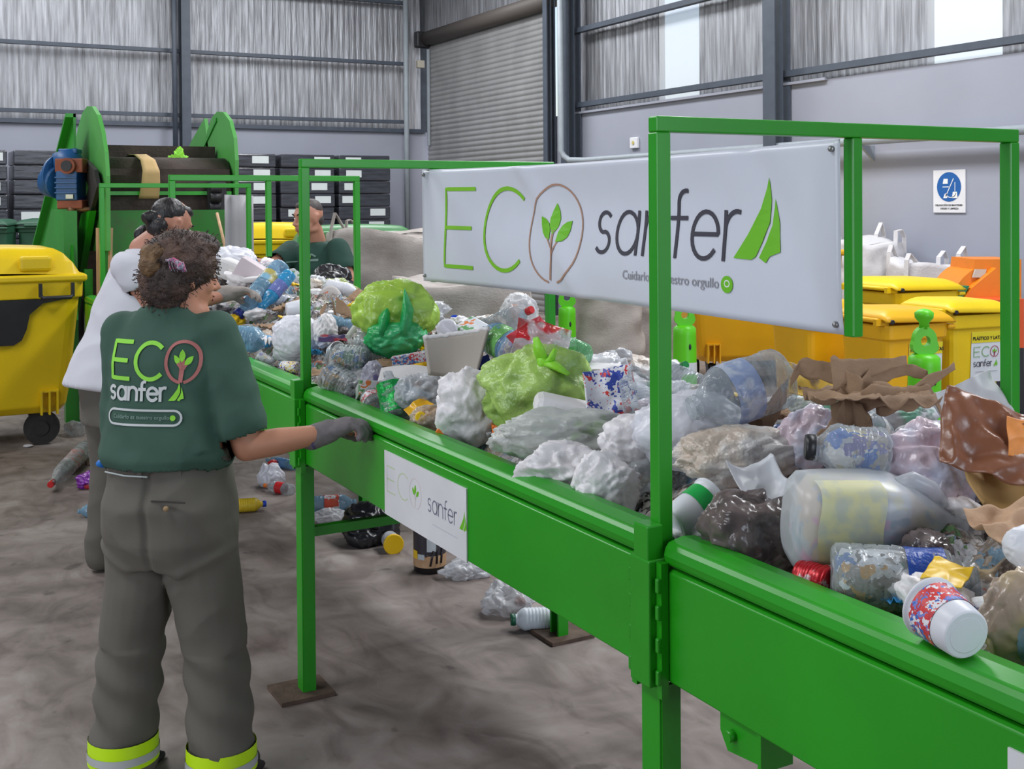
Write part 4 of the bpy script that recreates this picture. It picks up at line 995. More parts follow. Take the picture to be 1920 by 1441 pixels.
for k in range(6): mb.tube([cl+gx*(-.02+.008*k)+Z*.008, cl+gx*(-.018+.008*k)-Z*.008+gy*.003, cl+gx*(-.015+.008*k)-Z*.02+gy*.012], .0018, 6)
mb.ball(cl+gx*.012-Z*.006-gy*.004, (.010, .007, .009)); mb.build('hair_claw', MIXM('claw_colours', [(150, 150, 170), (196, 90, 130), (90, 90, 120), (60, 54, 80), (170, 160, 170)], 60, rough=.3), pw)
b = MB(); b.ball(WL(-.148, -.105, .962), (.022, .012, .013)); b.build('pocket_item', M('blue_item', (20, 110, 190), .5), pw)
b = MB(); b.tube([WL(-.12, -.146, .948), WL(-.05, -.166, .944), (WL(.02, -.17, .944))], .0022, 6); b.build('waistband_print', M('waist_white', (176, 184, 184), .7), pw)
# ---- man in the white t-shirt
MBs = V((1.02, 5.50, 0)); mf, mr = azv(1.18)
def ML(r, f, z): return MBs+mr*r+mf*f+Z*z
pm = thing('person', MBs, 'person in white t-shirt with dark tied-back hair leaning over the belt', 'person')
hC = aD(321, 420, 5.30); hf = azv(1.25)[0]+Z*-.42
mb = MB(); P, R = head(mb, hC, hf, Z+hf*.42, 1.06)
nb = aD(268, 468, 5.28); sR = aD(243, 500, 5.12); sL = nb+(nb-sR)*.9+gx*.03-Z*.0
eR = aD(284, 592, 5.16); wR = aD(425, 550, 5.36); gd = (aD(500, 540, 5.40)-wR).normalized()
limb(mb, [hC-Z*.05-hf*.03, nb], [.058, .064])
pel = ML(-.0, -.10, .92)
tdir = (nb-pel).normalized(); tf = (mf-tdir*mf.dot(tdir)).normalized()
def TR(k, ru, rv, df=0): return (pel.lerp(nb, k)+tf*df, mr, tf, ru, rv)
loft(mb, [TR(-.1, .15, .11), TR(.2, .155, .11), TR(.6, .15, .10), TR(.85, .13, .08), TR(.97, .06, .05)])
limb(mb, [sR, sR.lerp(eR, .5), eR], [.044, .044, .042]); limb(mb, [eR, eR.lerp(wR, .4), wR], [.043, .042, .028])
eL = sL+V((.08, .06, -.27)); wL = eL+V((.14, .10, -.12)); limb(mb, [sL, sL.lerp(eL, .5), eL], [.044, .044, .042]); limb(mb, [eL, eL.lerp(wL, .4), wL], [.043, .042, .028])
hand(mb, wL, mf, -Z, -1, .4); hand(mb, wR, gd, -Z, 1, .35, .9)
for s_ in (-1, 1): limb(mb, [ML(s_*.09, -.10, .90), ML(s_*.11, -.06, .48), ML(s_*.12, -.10, .09)], [.095, .06, .045]); limb(mb, [ML(s_*.12, -.10, .05), ML(s_*.13, .08, .035)], [.05, .038])
fuse(mb, .008, 'body', SKIN2, pm, 3); face_bits(P, R, pm, 1.06)
b = MB(); b.ball(P(0, .060, -.088), (.045*1.06, .036*1.06, .03*1.06), R); b.ball(P(0, .082, -.052), (.024, .014, .007), R)
fuse(b, .006, 'beard', M('stubble', (66, 48, 42), .9), pm, 2)
mb = MB()
loft(mb, [TR(-.12, .195, .17, -.03), TR(.05, .19, .165, -.02), TR(.3, .185, .15), TR(.6, .175, .13), TR(.83, .155, .105), TR(.95, .09, .08), TR(1.0, .070, .068)])
seR = sR.lerp(eR, .26); seL = sL.lerp(eL, .5); limb(mb, [sR-mr*.03, sR, seR], [.064, .066, .070]); limb(mb, [sL+mr*.03, sL, seL], [.066, .070, .075])
dR = (seR-sR).normalized(); dL = (seL-sL).normalized()
solid(fuse(mb, .009, 'tshirt', SHW, pm, 5, lambda c, n: ((c-seR).dot(dR) > .035 and n.dot(dR) > .3 and (c-seR).length < .13) or ((c-seL).dot(dL) > .035 and n.dot(dL) > .3 and (c-seL).length < .13), wrinkle(.009, (5, 5, 6), 8)), .003, -1)
mb = MB(); loft(mb, [(ML(0, -.10, .70), mr, mf, .17, .13), (ML(0, -.10, .92), mr, mf, .17, .14)])
for s_ in (-1, 1): limb(mb, [ML(s_*.09, -.10, .82), ML(s_*.11, -.06, .48), ML(s_*.12, -.10, .08)], [.10, .085, .08])
fuse(mb, .01, 'trousers', PANT, pm, 4, None, wrinkle(.006, (6, 6, 7), 4))
for s_ in (-1, 1): b = MB(); b.ball(ML(s_*.125, .0, .045), (.05, .14, .042), Matrix.Rotation(-1.18, 3, 'Z')); b.build('work_boot', M('boot_black', (34, 32, 32), .6), pm)
mb = MB(); mb.ball(P(0, -.026, .036), (.080, .086, .078), R); mb.ball(P(0, .03, .070), (.06, .05, .032), R); mb.ball(P(0, -.06, -.03), (.066, .045, .055), R)
mb.tube([P(0, -.10, .0), P(0, -.13, -.03)], [.03, .026], 12)
for k in range(3): mb.ball(aD(262+4*k, 440-4*k, 5.33), .029)
fuse(mb, .007, 'hair', HAIRB, pm, 3, wr=lambda p: .002*noise.noise(p*60))
mb = MB(); hand(mb, wR, gd, -Z*.9-gy*.3, 1, .45, 1.05, 1.2, thumb=.8); limb(mb, [wR-gd*.07, wR-gd*.03, wR+gd*.02], [.045, .040, .036])
fuse(mb, .005, 'work_glove', GLOVE2, pm, 3, wr=wrinkle(.0015, (40, 40, 40), 2))
# ---- man in dark green behind the belt
GB = V((2.66, 7.42, 0)); f3, r3 = azv(-1.78)
def GL(r, f, z): return GB+r3*r+f3*f+Z*z
pg = thing('person', GB, 'person in a dark green t-shirt with short grey hair, standing behind the far frame posts', 'person')
hC = aD(577, 407, 7.70); hf = azv(-1.85)[0]+Z*-.1
mb = MB(); P, R = head(mb, hC, hf, Z+hf*.1, 1.10)
nb = aD(592, 452, 7.78); sL = aD(634, 466, 7.65); sR = aD(546, 470, 7.85)
limb(mb, [hC-Z*.04-hf*.02, nb], [.066, .070]); pel = V((nb.x+.05, nb.y, .92)); rr3 = (sR-sL).normalized(); ff3 = Z.cross(rr3)*-1; ff3 = V((-rr3.y, rr3.x, 0)).normalized()
if ff3.dot(f3) < 0: ff3 = -ff3
def TG(k, ru, rv, df=0): return (pel.lerp(nb, k)+ff3*df, rr3, ff3, ru, rv)
loft(mb, [TG(-.1, .16, .13), TG(.25, .17, .14), TG(.6, .17, .12), TG(.82, .15, .09), TG(.95, .07, .06)])
eR = aD(510, 500, 7.6); wR = aD(476, 492, 7.4); eL = aD(652, 520, 7.55); wL = aD(632, 552, 7.25)
limb(mb, [sR, sR.lerp(eR, .5), eR], [.06, .052, .046]); limb(mb, [eR, eR.lerp(wR, .4), wR], [.046, .044, .03])
limb(mb, [sL, sL.lerp(eL, .5), eL], [.06, .054, .048]); limb(mb, [eL, eL.lerp(wL, .4), wL], [.048, .046, .03])
hand(mb, wR, wR-eR, -Z, 1, .4); hand(mb, wL, wL-eL, -Z, -1, .4)
for s_ in (-1, 1): limb(mb, [GL(s_*.1, 0, .9), GL(s_*.11, 0, .48), GL(s_*.12, 0, .09)], [.10, .065, .05]); limb(mb, [GL(s_*.12, 0, .05), GL(s_*.13, .14, .035)], [.05, .038])
fuse(mb, .009, 'body', SKIN2, pg, 3); face_bits(P, R, pg, 1.1)
mb = MB()
loft(mb, [TG(-.1, .20, .18), TG(.15, .21, .19), TG(.4, .205, .175), TG(.65, .205, .15), TG(.85, .20, .12), TG(.95, .13, .09), TG(.985, .08, .075)])
seR = sR.lerp(eR, .68); seL = sL.lerp(eL, .66); limb(mb, [sR, seR], [.070, .080]); limb(mb, [sL, seL], [.072, .082])
dR = (seR-sR).normalized(); dL = (seL-sL).normalized()
sg = solid(fuse(mb, .01, 'tshirt', SHG2, pg, 5, lambda c, n: ((c-seR).dot(dR) > .035 and n.dot(dR) > .3 and (c-seR).length < .13) or ((c-seL).dot(dL) > .035 and n.dot(dL) > .3 and (c-seL).length < .13), wrinkle(.008, (5, 5, 6), 18)), .003, -1)
tmp = bmesh.new(); tmp.from_mesh(sg.data); bmesh.ops.translate(tmp, verts=tmp.verts[:], vec=world_loc(sg)); bvh2 = BVHTree.FromBMesh(tmp); tmp.free()
def chest(u, v):
    o = nb+ff3*.6-rr3*u+Z*v; h = bvh2.ray_cast(o, -ff3)
    return (h[0] if h[0] is not None else o-ff3*.47)+ff3*.004
draw('chest_print', [('s', [(.03, -.10), (.06, -.085), (.09, -.10)], .012, 'pale'), ('s', [(.02, -.125), (.11, -.125)], .016, 'pale'), ('s', [(.035, -.10), (.05, -.10)], .018, 'leaf'), ('s', [(-.12, -.13), (-.05, -.13)], .008, 'pale')], chest, SINK, sg, .01)
mb = MB(); loft(mb, [(GL(0, 0, .70), r3, f3, .18, .14), (GL(0, 0, .95), r3, f3, .18, .15)])
for s_ in (-1, 1): limb(mb, [GL(s_*.1, 0, .82), GL(s_*.11, 0, .48), GL(s_*.12, 0, .08)], [.105, .09, .085])
fuse(mb, .012, 'trousers', PANT, pg, 4)
for s_ in (-1, 1): b = MB(); b.ball(GL(s_*.125, .07, .045), (.05, .14, .042), Matrix.Rotation(1.78, 3, 'Z')); b.build('work_boot', M('boot_black', (34, 32, 32), .6), pg)
mb = MB(); mb.ball(P(0, -.022, .042), (.078, .090, .078), R); mb.ball(P(0, .02, .075), (.06, .06, .03), R); mb.ball(P(0, -.055, -.02), (.068, .05, .055), R)
fuse(mb, .008, 'hair', HAIRG, pg, 3)

# ------------------------------------------------------------------ big woven sacks
SACK = M('woven_sack', (176, 168, 163), .8, rgb2=(140, 130, 124), scale=3.5, contrast=(.4, .75), bump=.25, bscale=60, stretch=(1, 1, 2))
SACKW = M('woven_sack_white', (206, 204, 206), .7, var=.06, scale=3, bump=.2, bscale=50)
def sack(px, py_top, D, w, d, h, label, seed, mat=SACK, loops=True, yaw=-YAW, slump=.0, zb=0):
    P = aD(px, py_top, D); t = thing('bulk_sack', (P.x, P.y, zb), label, 'sack')
    b = MB(); cx, cy_ = P.x, P.y; n = 56; mz = 26
    def f(a, c):
        th = 2*pi*a; q = (abs(cos(th))**4+abs(sin(th))**4)**(-1/4); bul = 1+.10*sin(pi*min(1, c*1.15))-.12*max(0, c-.8)*2
        x = cos(th)*q*w/2*bul; y = sin(th)*q*d/2*bul; z = h*c
        k = V((x*2.6+seed, y*2.6, z*3.4)); 
        rr = 1+.07*(1-2*abs(noise.noise(k*1.5)))+.05*noise.noise(k*.7)+.035*(1-2.4*abs(noise.noise(V((x*5+seed, y*5, z*9+x*4)))))
        zz = z*(1+.10*noise.noise(V((x*2+seed, y*2, 5)))*c)+slump*x*c
        X, Y = x*rr, y*rr
        return (cx+X*cos(yaw)-Y*sin(yaw), cy_+X*sin(yaw)+Y*cos(yaw), zb+zz)
    b.grid(f, n, mz)
    def top(a, c):
        th = 2*pi*a; e = f(a, 1); k = 1-c; zc = h*(.98+.03*noise.noise(V((a*6, c*3, seed))))-.08*(1-k)
        return (cx+(e[0]-cx)*k, cy_+(e[1]-cy_)*k, e[2]*k+(zb+zc)*(1-k))
    b.grid(top, n, 8)
    bmesh.ops.remove_doubles(b.bm, verts=b.bm.verts[:], dist=.0005)
    b.build('sack_body', mat, t)
    if loops:
        for k, (sx, sy) in enumerate([(-1, -1), (1, -1), (1, 1), (-1, 1)]):
            ox, oy = sx*w*.40, sy*d*.40; X = cx+ox*cos(yaw)-oy*sin(yaw); Y = cy_+ox*sin(yaw)+oy*cos(yaw); zt = zb+h*.98
            b = MB(); pts = [V((X-.06, Y, zt-.12)), V((X-.05, Y, zt+.06+.05*(k % 2))), V((X+.02*sx, Y, zt+.12+.06*((k+seed) % 2))), V((X+.06, Y, zt+.05)), V((X+.06, Y, zt-.10))]
            for p0, p1 in zip(pts, pts[1:]): b.bar(p0, p1, .008, .05, up=(0, 1, 0))
            b.build('lifting_loop', mat, t)
    return t
sack(748, 452, 9.0, 1.05, 1.0, 1.48, 'tall greyish woven bulk sack with loops, standing left of the banner', 1)
sack(868, 536, 6.9, .78, .75, 1.25, 'wide slumped woven bulk sack right behind the heap, below the banner corner', 2, loops=False)
sack(1138, 574, 9.1, .50, .6, 1.10, 'upright grey woven sack under the banner beside the lime post', 3, loops=False)
sack(1212, 576, 9.8, .46, .5, 1.05, 'second upright grey woven sack, between the first and the steel post', 4, loops=False)
def pxd(x, y): p = V((x, y, CAMZ))-CAMP; D = p.dot(FW); return 960+FPX*p.dot(RT)/D, D
for (x, y, w, d, h, lb, sd, sl) in ((8.42, 8.25, .78, .75, 1.32, 'white woven bulk sack with a raised strap against the far white wall', 5, 0), (8.42, 7.4, .58, .6, 1.12, 'slumped white woven bulk sack beside the orange kiosk', 6, -.25)):
    q = pxd(x, y); sack(q[0], 480, q[1], w, d, h, lb, sd, SACKW, slump=sl)
# ------------------------------------------------------------------ the heap on the belt
def hz(x, y):
    u = max(0, min(1, (x-1.34)/(2.25-1.34)))
    H = .18 if y < 2.6 else (.18+.08*min(1, (y-2.6)/1.2) if y < 5 else .26+.085*min(1, (y-5)/1.2))
    if y > 7.6: H *= max(.15, 1-(y-7.6)/1.2)
    return .985+H*(sin(pi*u**1.2)**.6)+.03*noise.noise(V((x*4, y*4, 2)))*sin(pi*u)
def S(px, py, lift=0):
    D = 1.3
    while D < 9:
        P = aD(px, py, D)
        if P.x > 2.17: return P
        if P.x > 1.30 and P.z <= hz(P.x, P.y)+lift: return P
        D += .01
    return P
MOUND = MIXM('mixed_refuse', [(150, 145, 142), (108, 94, 84), (186, 186, 190), (78, 70, 66), (164, 152, 138), (205, 204, 206), (60, 56, 56), (140, 128, 116), (176, 170, 168), (90, 84, 80), (120, 150, 170), (196, 190, 180), (96, 130, 84), (170, 164, 170), (186, 120, 96), (130, 120, 112)], 26, rough=.45, bump=.8)
b = MB()
def fm(a, c):
    y = .35+8.1*c; x = 1.325+.945*a
    e = sin(pi*a); z = hz(x, y)-.05+.045*(1-2*abs(noise.noise(V((x*13, y*13, 0)))))*e+.025*noise.noise(V((x*31, y*31, 4)))*e
    return (x, y, max(.94, z) if 0 < a < 1 and 0 < c < 1 else .94)
b.grid(fm, 60, 420, smooth=False)
tag(b.build('rubbish_bed', MOUND), 'dense bed of mixed packaging scraps filling the belt beneath the larger rubbish', 'rubbish', kind='stuff')

def at(o, P, x=None, z=None, rot=0):
    """put object o at P with local X along x and local Z near z"""
    x = V(x or gx).normalized(); z = V(z or (0, 0, 1)); z = (z-x*z.dot(x))
    z = z.normalized() if z.length > 1e-4 else V((0, 1, 0)); y = z.cross(x)
    m = Matrix((x, y, z)).transposed() @ Matrix.Rotation(rot, 3, 'X')
    o.rotation_euler = m.to_euler(); o.location = V(P); return o
def prof_bottle(L, r, neck=.30, sh=.66):
    P = [(0, r*.55), (.01*L, r*.85), (.04*L, r*.98), (.10*L, r)]
    n = 7
    for i in range(n): t = .13+.5*i/n*(sh-.13)/.5; P += [(t*L, r), ((t+.018)*L, r*.955), ((t+.036)*L, r)]
    P += [(sh*L, r), ((sh+.08)*L, r*.88), ((sh+.16)*L, r*.62), ((sh+.22)*L, r*neck*1.1), (.93*L, r*neck), (.935*L, r*neck*1.15), (.95*L, r*neck*1.15), (.955*L, r*neck), (L, r*neck)]
    return sorted(P, key=lambda q: q[0])
def bottle(label, P0, P1, r, mat, cap=None, lab=None, lr=(.28, .58), crush=0, fill=None, neck=.30, sq=0, sh=.66, name='plastic_bottle', group=None, cat='bottle', seed=0, sx=1, up=None, open_=False):
    P0, P1 = V(P0), V(P1); L = (P1-P0).length
    b = MB(); b.lathe(prof_bottle(L, r, neck, sh), None, 26, True, not open_, sq, sx=sx)
    if crush: b.crumple(crush, 3.2/r*.35, seed)
    o = b.build(name, mat, world=False); tag(o, label, cat, group)
    if cap:
        b = MB(); rc = r*neck*1.28; b.lathe([(.945*L, rc), (L*1.0+.006, rc), (L+.010, rc*.92)], None, 18); b.build('cap', cap, o, world=False)
    if lab:
        b = MB(); b.lathe([(lr[0]*L, r+.001), (lr[0]*.6*L+lr[1]*.4*L, r+.0014), (lr[1]*L, r+.001)], None, 26, False, False, sq, sx=sx)
        if crush: b.crumple(crush*.9, 3.2/r*.35, seed)
        b.build('label_wrap', lab, o, world=False)
    if fill:
        b = MB(); b.lathe([(.03*L, r*.6), (.08*L, r*.86), (.3*L, r*.88), ((sh-.02)*L, r*.86), ((sh+.1)*L, r*.6), ((sh+.17)*L, r*.3)], None, 18, True, True, sq, sx=sx); b.crumple(r*.10, 3.5/r*.6, seed+2); b.build('stuffing', fill, o, world=False)
    return at(o, P0, P1-P0, up)
def blob(label, P, a, bb, c, mat, seed=0, amp=.16, freq=1.7, name='plastic_bag', cat='bag', group=None, fine=.07, sub=5, flat=0, tilt=0, rot=0):
    bm = MB(); bmesh.ops.create_icosphere(bm.bm, subdivisions=sub, radius=1)
    o_ = V((seed*7.7, seed*3.3, seed*1.9))
    for v in bm.bm.verts:
        p = v.co.copy(); q = p*freq+o_
        wq = V((noise.noise(q*.9), noise.noise(q*.9+V((9, 0, 0))), noise.noise(q*.9+V((0, 9, 0))))); g = q+wq*.9; e = V((g.x*1.5, g.y*1.5, g.z*.75+g.x*.4))
        k = 1+amp*2.0*noise.noise(q*.75)+amp*1.0*(1-2.6*abs(noise.noise(g*.95)))+fine*1.2*(1-2.6*abs(noise.noise(e*1.7)))+fine*.35*(1-2*abs(noise.noise(e*4.2)))
        p = p*k
        if flat and p.z < -flat: p.z = -flat
        v.co = V((p.x*a, p.y*bb, p.z*c))
    for f in bm.bm.faces: f.smooth = True
    o = bm.build(name, mat, world=False); tag(o, label, cat, group)
    return at(o, P, gx*cos(rot)+gy*sin(rot)+Z*tilt, Z)
def BB(x0, y0, x1, y1, lift=.5, D=None):
    c = ((x0+x1)/2, (y0+y1)/2)
    P = S(*c, .03); d = depth(P); h = (y1-y0)/2*d/FPX
    P = S(*c, h*lift); d = depth(P)
    if D: d = D; P = aD(*c, D)
    return P, (x1-x0)/2*d/FPX, (y1-y0)/2*d/FPX, d
def bag(label, box, mat, seed, dep=.75, ties=0, tmat=None, **kw):
    P, a, c, d = BB(*box, lift=kw.pop('lift', .5), D=kw.pop('D', None)); o = blob(label, P, a, a*dep if dep else c, c, mat, seed, **kw)
    for k in range(ties):
        b = MB(); s_ = (k-(ties-1)/2); base = V((s_*.2*a, -.55*a*dep, c*.72))
        L = c*.75; pts = [base, base+V((s_*.2*a+.15*a*s_, 0, L*.5)), base+V((s_*1.1*a, -.05*a, L*(.9-.5*(k % 2))))]
        b.tube(pts, [.012, .017, .006], 10, flat=.35); b.crumple(.004, 60, seed+k); b.build('knotted_handle', tmat or mat, o, world=False)
    return o
def sheet(label, box, mat, seed, amp=.02, curl=0, tiltz=.8, name='crumpled_sheet', cat='wrapper', thick=.0015, freq=14, spin=0, dshape=None, lift=.5, D=None, n=34, group=None, yawr=0):
    P, a, c, d = BB(*box, lift=lift, D=D); b = MB()
    def f(u, v):
        x = (u-.5)*2*a; y = (v-.5)*2*c
        if dshape: k = dshape(u, v); x *= k; y *= k
        z = amp*(1-2.2*abs(noise.noise(V((x*freq+seed, y*freq, seed)))))+amp*.6*noise.noise(V((x*freq*2.4, y*freq*2.4, seed+5)))+curl*((u-.5)**2*4)
        return (x+amp*.8*noise.noise(V((x*9, y*9, seed+9))), y+amp*.8*noise.noise(V((x*9+4, y*9, seed+3))), z)
    b.grid(f, n, n); o = b.build(name, mat, world=False); tag(o, label, cat, group); solid(o, thick)
    nrm = Z*tiltz-gy*(1-tiltz); x = gx*cos(yawr)+gy*sin(yawr); x = x*cos(spin)+nrm.cross(x)*sin(spin)
    return at(o, P, x, nrm)
def tub(label, P0, P1, r0, r1, mat, band=None, br=(.3, .7), name='plastic_tub', cat='tub', rim=True, lid=None, seg=30, group=None, base_ring=True):
    """r0 at P0 (open end), r1 at P1 (base)"""
    P0, P1 = V(P0), V(P1); L = (P1-P0).length; b = MB(); R_ = lambda t: r0+(r1-r0)*t
    pr = [(0, r0*1.06), (.03*L, r0*1.06), (.035*L, r0)] if rim else [(0, r0)]
    b.lathe(pr+[(.3*L, R_(.3)), (.6*L, R_(.6)), (.97*L, r1), (L, r1*.93)], None, seg, False, True)
    if base_ring: b.lathe([(L*1.001, r1*.75), (L*1.004, r1*.72), (L*.995, r1*.66)], None, seg, False, True)
    o = b.build(name, mat, world=False); tag(o, label, cat, group); solid(o, .0015)
    if band:
        b = MB(); b.lathe([(br[0]*L, R_(br[0])+.0018), (br[1]*L, R_(br[1])+.0018)], None, seg, False, False); b.build('printed_band', band, o, world=False)
    if lid:
        b = MB(); b.lathe([(-.008, r0*1.0), (-.006, r0*1.1), (.006, r0*1.1)], None, seg, True, False); b.build('lid', lid, o, world=False)
    return at(o, P0, P1-P0)
# materials of the heap
CLR = FILM('clear_pet', (205, 212, 216), .20, .12, bump=.8, bscale=22)
CLR2 = FILM('clear_film', (226, 228, 232), .42, .2, bump=.6, bscale=24)
CLB = FILM('blue_tinted_pet', (140, 186, 214), .34, .12, bump=.7, bscale=22)
CYAN = FILM('cyan_pet', (60, 170, 222), .5, .1, bump=.4)
MILK = FILM('milky_plastic', (224, 228, 232), .34, .3, bump=.15, bscale=8)
WBAG = FILM('white_bag_film', (238, 234, 236), .88, .4, bump=.35, bscale=26)
WBAG2 = FILM('thin_white_bag_film', (234, 234, 242), .76, .35, bump=.35, bscale=22)
BEIGEF = FILM('beige_stained_film', (212, 196, 180), .78, .35, bump=.6, bscale=30, rgb2=(222, 220, 218), scale=9)
LIMEB = FILM('lime_bag_film', (180, 216, 110), .74, .35, bump=.5, bscale=30, rgb2=(140, 176, 84), scale=9)
LIMEK = M('lime_bag_knot', (140, 216, 50), .4, bump=.3)
EMER = FILM('emerald_bag_film', (22, 178, 92), .80, .35, bump=.5, bscale=26, rgb2=(70, 200, 130), scale=8)
BLKB = FILM('black_bag_film', (24, 24, 30), .95, .33, bump=.3, bscale=14)
DGRY = FILM('smoky_film', (128, 114, 112), .55, .2, bump=.4, bscale=16, rgb2=(84, 78, 78))
BRNF = FILM('brown_glossy_film', (134, 84, 58), .94, .33, bump=.3, bscale=16)
PINKF = FILM('pinkish_film', (236, 216, 226), .66, .25, bump=.5, bscale=24, rgb2=(206, 214, 234), scale=12)
TANF = FILM('tan_translucent_film', (186, 166, 148), .74, .25, bump=.3, bscale=20, rgb2=(214, 192, 146), scale=9)
KRAFT = M('kraft_paper', (164, 134, 106), .85, rgb2=(132, 106, 84), scale=7, bump=.3, bscale=30)
KRAFT2 = M('light_kraft_paper', (190, 156, 126), .85, var=.08, scale=7, bump=.3, bscale=30)
OCHRE = M('ochre_card', (186, 148, 92), .7, var=.10, scale=10)
FOAM = M('polystyrene', (224, 222, 222), .75, var=.02, bump=.15, bscale=150); FOAMB = M('dirty_polystyrene', (176, 168, 158), .75, var=.06, scale=5)
WH = M('white_hdpe', (220, 222, 228), .35); PAPW = M('white_paper', (214, 212, 214), .8, var=.03)
CAPS = dict(blue=M('cap_blue', (26, 70, 190), .4), dblue=M('cap_dark_blue', (20, 40, 130), .4), yellow=M('cap_yellow', (240, 196, 20), .4), green=M('cap_green', (20, 130, 62), .4), red=M('cap_red', (200, 36, 40), .4), black=M('cap_black', (26, 26, 30), .4), orange=M('cap_orange', (230, 120, 36), .4), white=WH, lblue=M('cap_light_blue', (60, 150, 210), .4), teal=M('cap_slate', (60, 104, 126), .4))
STUFF = MIXM('stuffed_scraps', [(200, 196, 190), (120, 104, 88), (60, 120, 80), (214, 214, 216), (200, 150, 60), (90, 84, 80), (180, 120, 100), (230, 230, 232), (60, 110, 170), (150, 140, 130)], 30, bump=.3)
STUFW = MIXM('stuffed_white_blue', [(214, 212, 214), (190, 190, 196), (60, 110, 190), (224, 220, 216), (170, 160, 150), (206, 190, 150), (130, 120, 170), (210, 210, 214)], 26, bump=.3)
JUGIN = MIXM('jug_contents', [(176, 190, 200), (226, 150, 190), (214, 204, 150), (150, 170, 190), (206, 206, 210), (110, 150, 170), (220, 196, 170), (160, 160, 176)], 22, bump=.2)
def P2(a, b_, r): return S(*a, r), S(*b_, r)

# ---- near end of the belt
p0, p1 = S(1478, 978, .10), S(1802, 978, .06)
p1 = aD(1806, 978, depth(p0)+.02)
jl = (p1-p0).length; b = MB()
b.lathe([(0, .055), (.006, .072), (.02, .084), (.05, .088), (jl*.45, .088), (jl*.56, .085), (jl*.68, .072), (jl*.80, .046), (jl*.87, .030), (jl*.90, .026), (jl*.93, .026), (jl*.935, .031), (jl*.985, .031), (jl, .028)], None, 34, True, False, 3.2, sx=.82)
b.crumple(.004, 9, 3, sharp=False)
o = b.build('detergent_jug', MILK, world=False); tag(o, 'large milky white jug with a pale yellow label lying on its side near the rail', 'jug')
b = MB(); b.grid(lambda a, c: (jl*.10+jl*.36*c+.004*sin(9*a), .088*1.02*.82*cos(1.8+2.1*a)*(abs(cos(1.8+2.1*a))**3.2+abs(sin(1.8+2.1*a))**3.2)**(-1/3.2), .088*1.02*sin(1.8+2.1*a)*(abs(cos(1.8+2.1*a))**3.2+abs(sin(1.8+2.1*a))**3.2)**(-1/3.2)), 20, 10)
b.build('faded_label', FILM('faded_yellow_label', (214, 212, 160), .72, .5, bump=0, rgb2=(190, 194, 176), scale=26), o, world=False)
b = MB(); b.tube([(jl*.60, .0, .070), (jl*.68, .0, .082), (jl*.78, .0, .066), (jl*.86, 0, .036)], [.016, .015, .015, .014], 12); b.build('carry_handle', MILK, o, world=False)
b = MB(); b.lathe([(.02, .055), (.04, .080), (jl*.5, .080), (jl*.62, .070), (jl*.76, .04), (jl*.84, .02)], None, 20, True, True, 3, sx=.8); b.crumple(.005, 22, 3); b.build('contents', JUGIN, o, world=False)
b = MB(); b.ball((.10, -.062, -.03), .008); b.build('orange_bead', CAPS['orange'], o, world=False)
at(o, p0+Z*.0, p1-p0, Z, rot=.25)
p0, p1 = S(1562, 1082, .055), S(1778, 1092, .055); p1 = aD(1790, 1095, depth(p0)-.03)
bottle('crushed clear bottle packed with scraps, blue film at one end, lying on the rail lip', p0, p1, .053, CLR, lab=M('blue_film_label', (44, 84, 168), .3, rgb2=(30, 60, 140), scale=20, bump=.4), lr=(.58, .90), crush=.006, fill=STUFF, neck=.85, sh=.92, seed=4)
p0 = aZ(1745, 1138, 1.105); p1 = aZ(1812, 1190, 1.095)
tub('white yoghurt tub with a red and blue print, tipped over on the rail lip', p0, p1, .042, .034, WH, MIXM('red_blue_print', [(210, 60, 60), (60, 110, 190), (225, 225, 230), (214, 70, 66), (190, 60, 70), (120, 130, 200)], 55, bump=0), (.14, .66))
bag('tan see-through bag with yellowish scraps at the near end of the belt', (1790, 1045, 1990, 1260), TANF, 41, dep=.5, amp=.12, D=1.90)
bag('tan see-through bag resting on the rail lip beside the tipped yoghurt tub', (1842, 1075, 2040, 1262), TANF, 141, dep=.5, amp=.10, D=1.66)
bag('pale blue-white plastic tub fragment lying on the tan bag', (1882, 985, 1975, 1065), WH, 42, amp=.04, fine=.02, name='tub_fragment', cat='tub', lift=1.6)
sheet('yellow snack wrapper wedged between the stuffed bottle and the tan bag', (1738, 1040, 1815, 1125), M('wrapper_yellow', (232, 190, 40), .35), 3, .012, spin=-.7, lift=.9)
p0, p1 = P2((1500, 1085), (1560, 1098), .025); bottle('crushed red drink can showing under the milky jug', p0, p1, .030, M('can_red', (190, 28, 40), .3, rgb2=(214, 190, 190), scale=40, contrast=(.6, .65), metal=.3), crush=.004, neck=.8, sh=.8, name='drink_can', cat='can')
bag('smoky clear plastic bag lying between the green-banded tub and the jug', (1325, 930, 1490, 1075), DGRY, 44, dep=.8, amp=.15, fine=.05)
sheet('crumpled white paper cup side beside the base of the jug', (1372, 868, 1468, 958), WH, 5, .012, curl=.03, name='paper_cup', cat='cup', spin=.4, lift=1.1, tiltz=.6)
p0 = aD(1335, 938, depth(S(1335, 938, .05))); p1 = aD(1262, 985, depth(p0)-.05)
tub('white tub with a green band lying right behind the nearest post', p0, p1, .046, .036, WH, M('band_green', (20, 170, 76), .4), (.18, .5))
bag('wad of white tissue tucked under the green-banded tub', (1262, 950, 1372, 1035), PAPW, 46, amp=.18, fine=.12, name='tissue_wad', cat='tissue')
p0, p1 = P2((1330, 1035), (1358, 1000), .01)
sheet('ochre half-round card dish leaning behind the kraft paper', (1800, 858, 1905, 965), OCHRE, 7, .006, curl=.035, thick=.004, name='card_dish', cat='dish', dshape=lambda u, v: 1-.22*((2*u-1)**2*(2*v-1)**2), tiltz=.45, lift=.9, spin=.3)
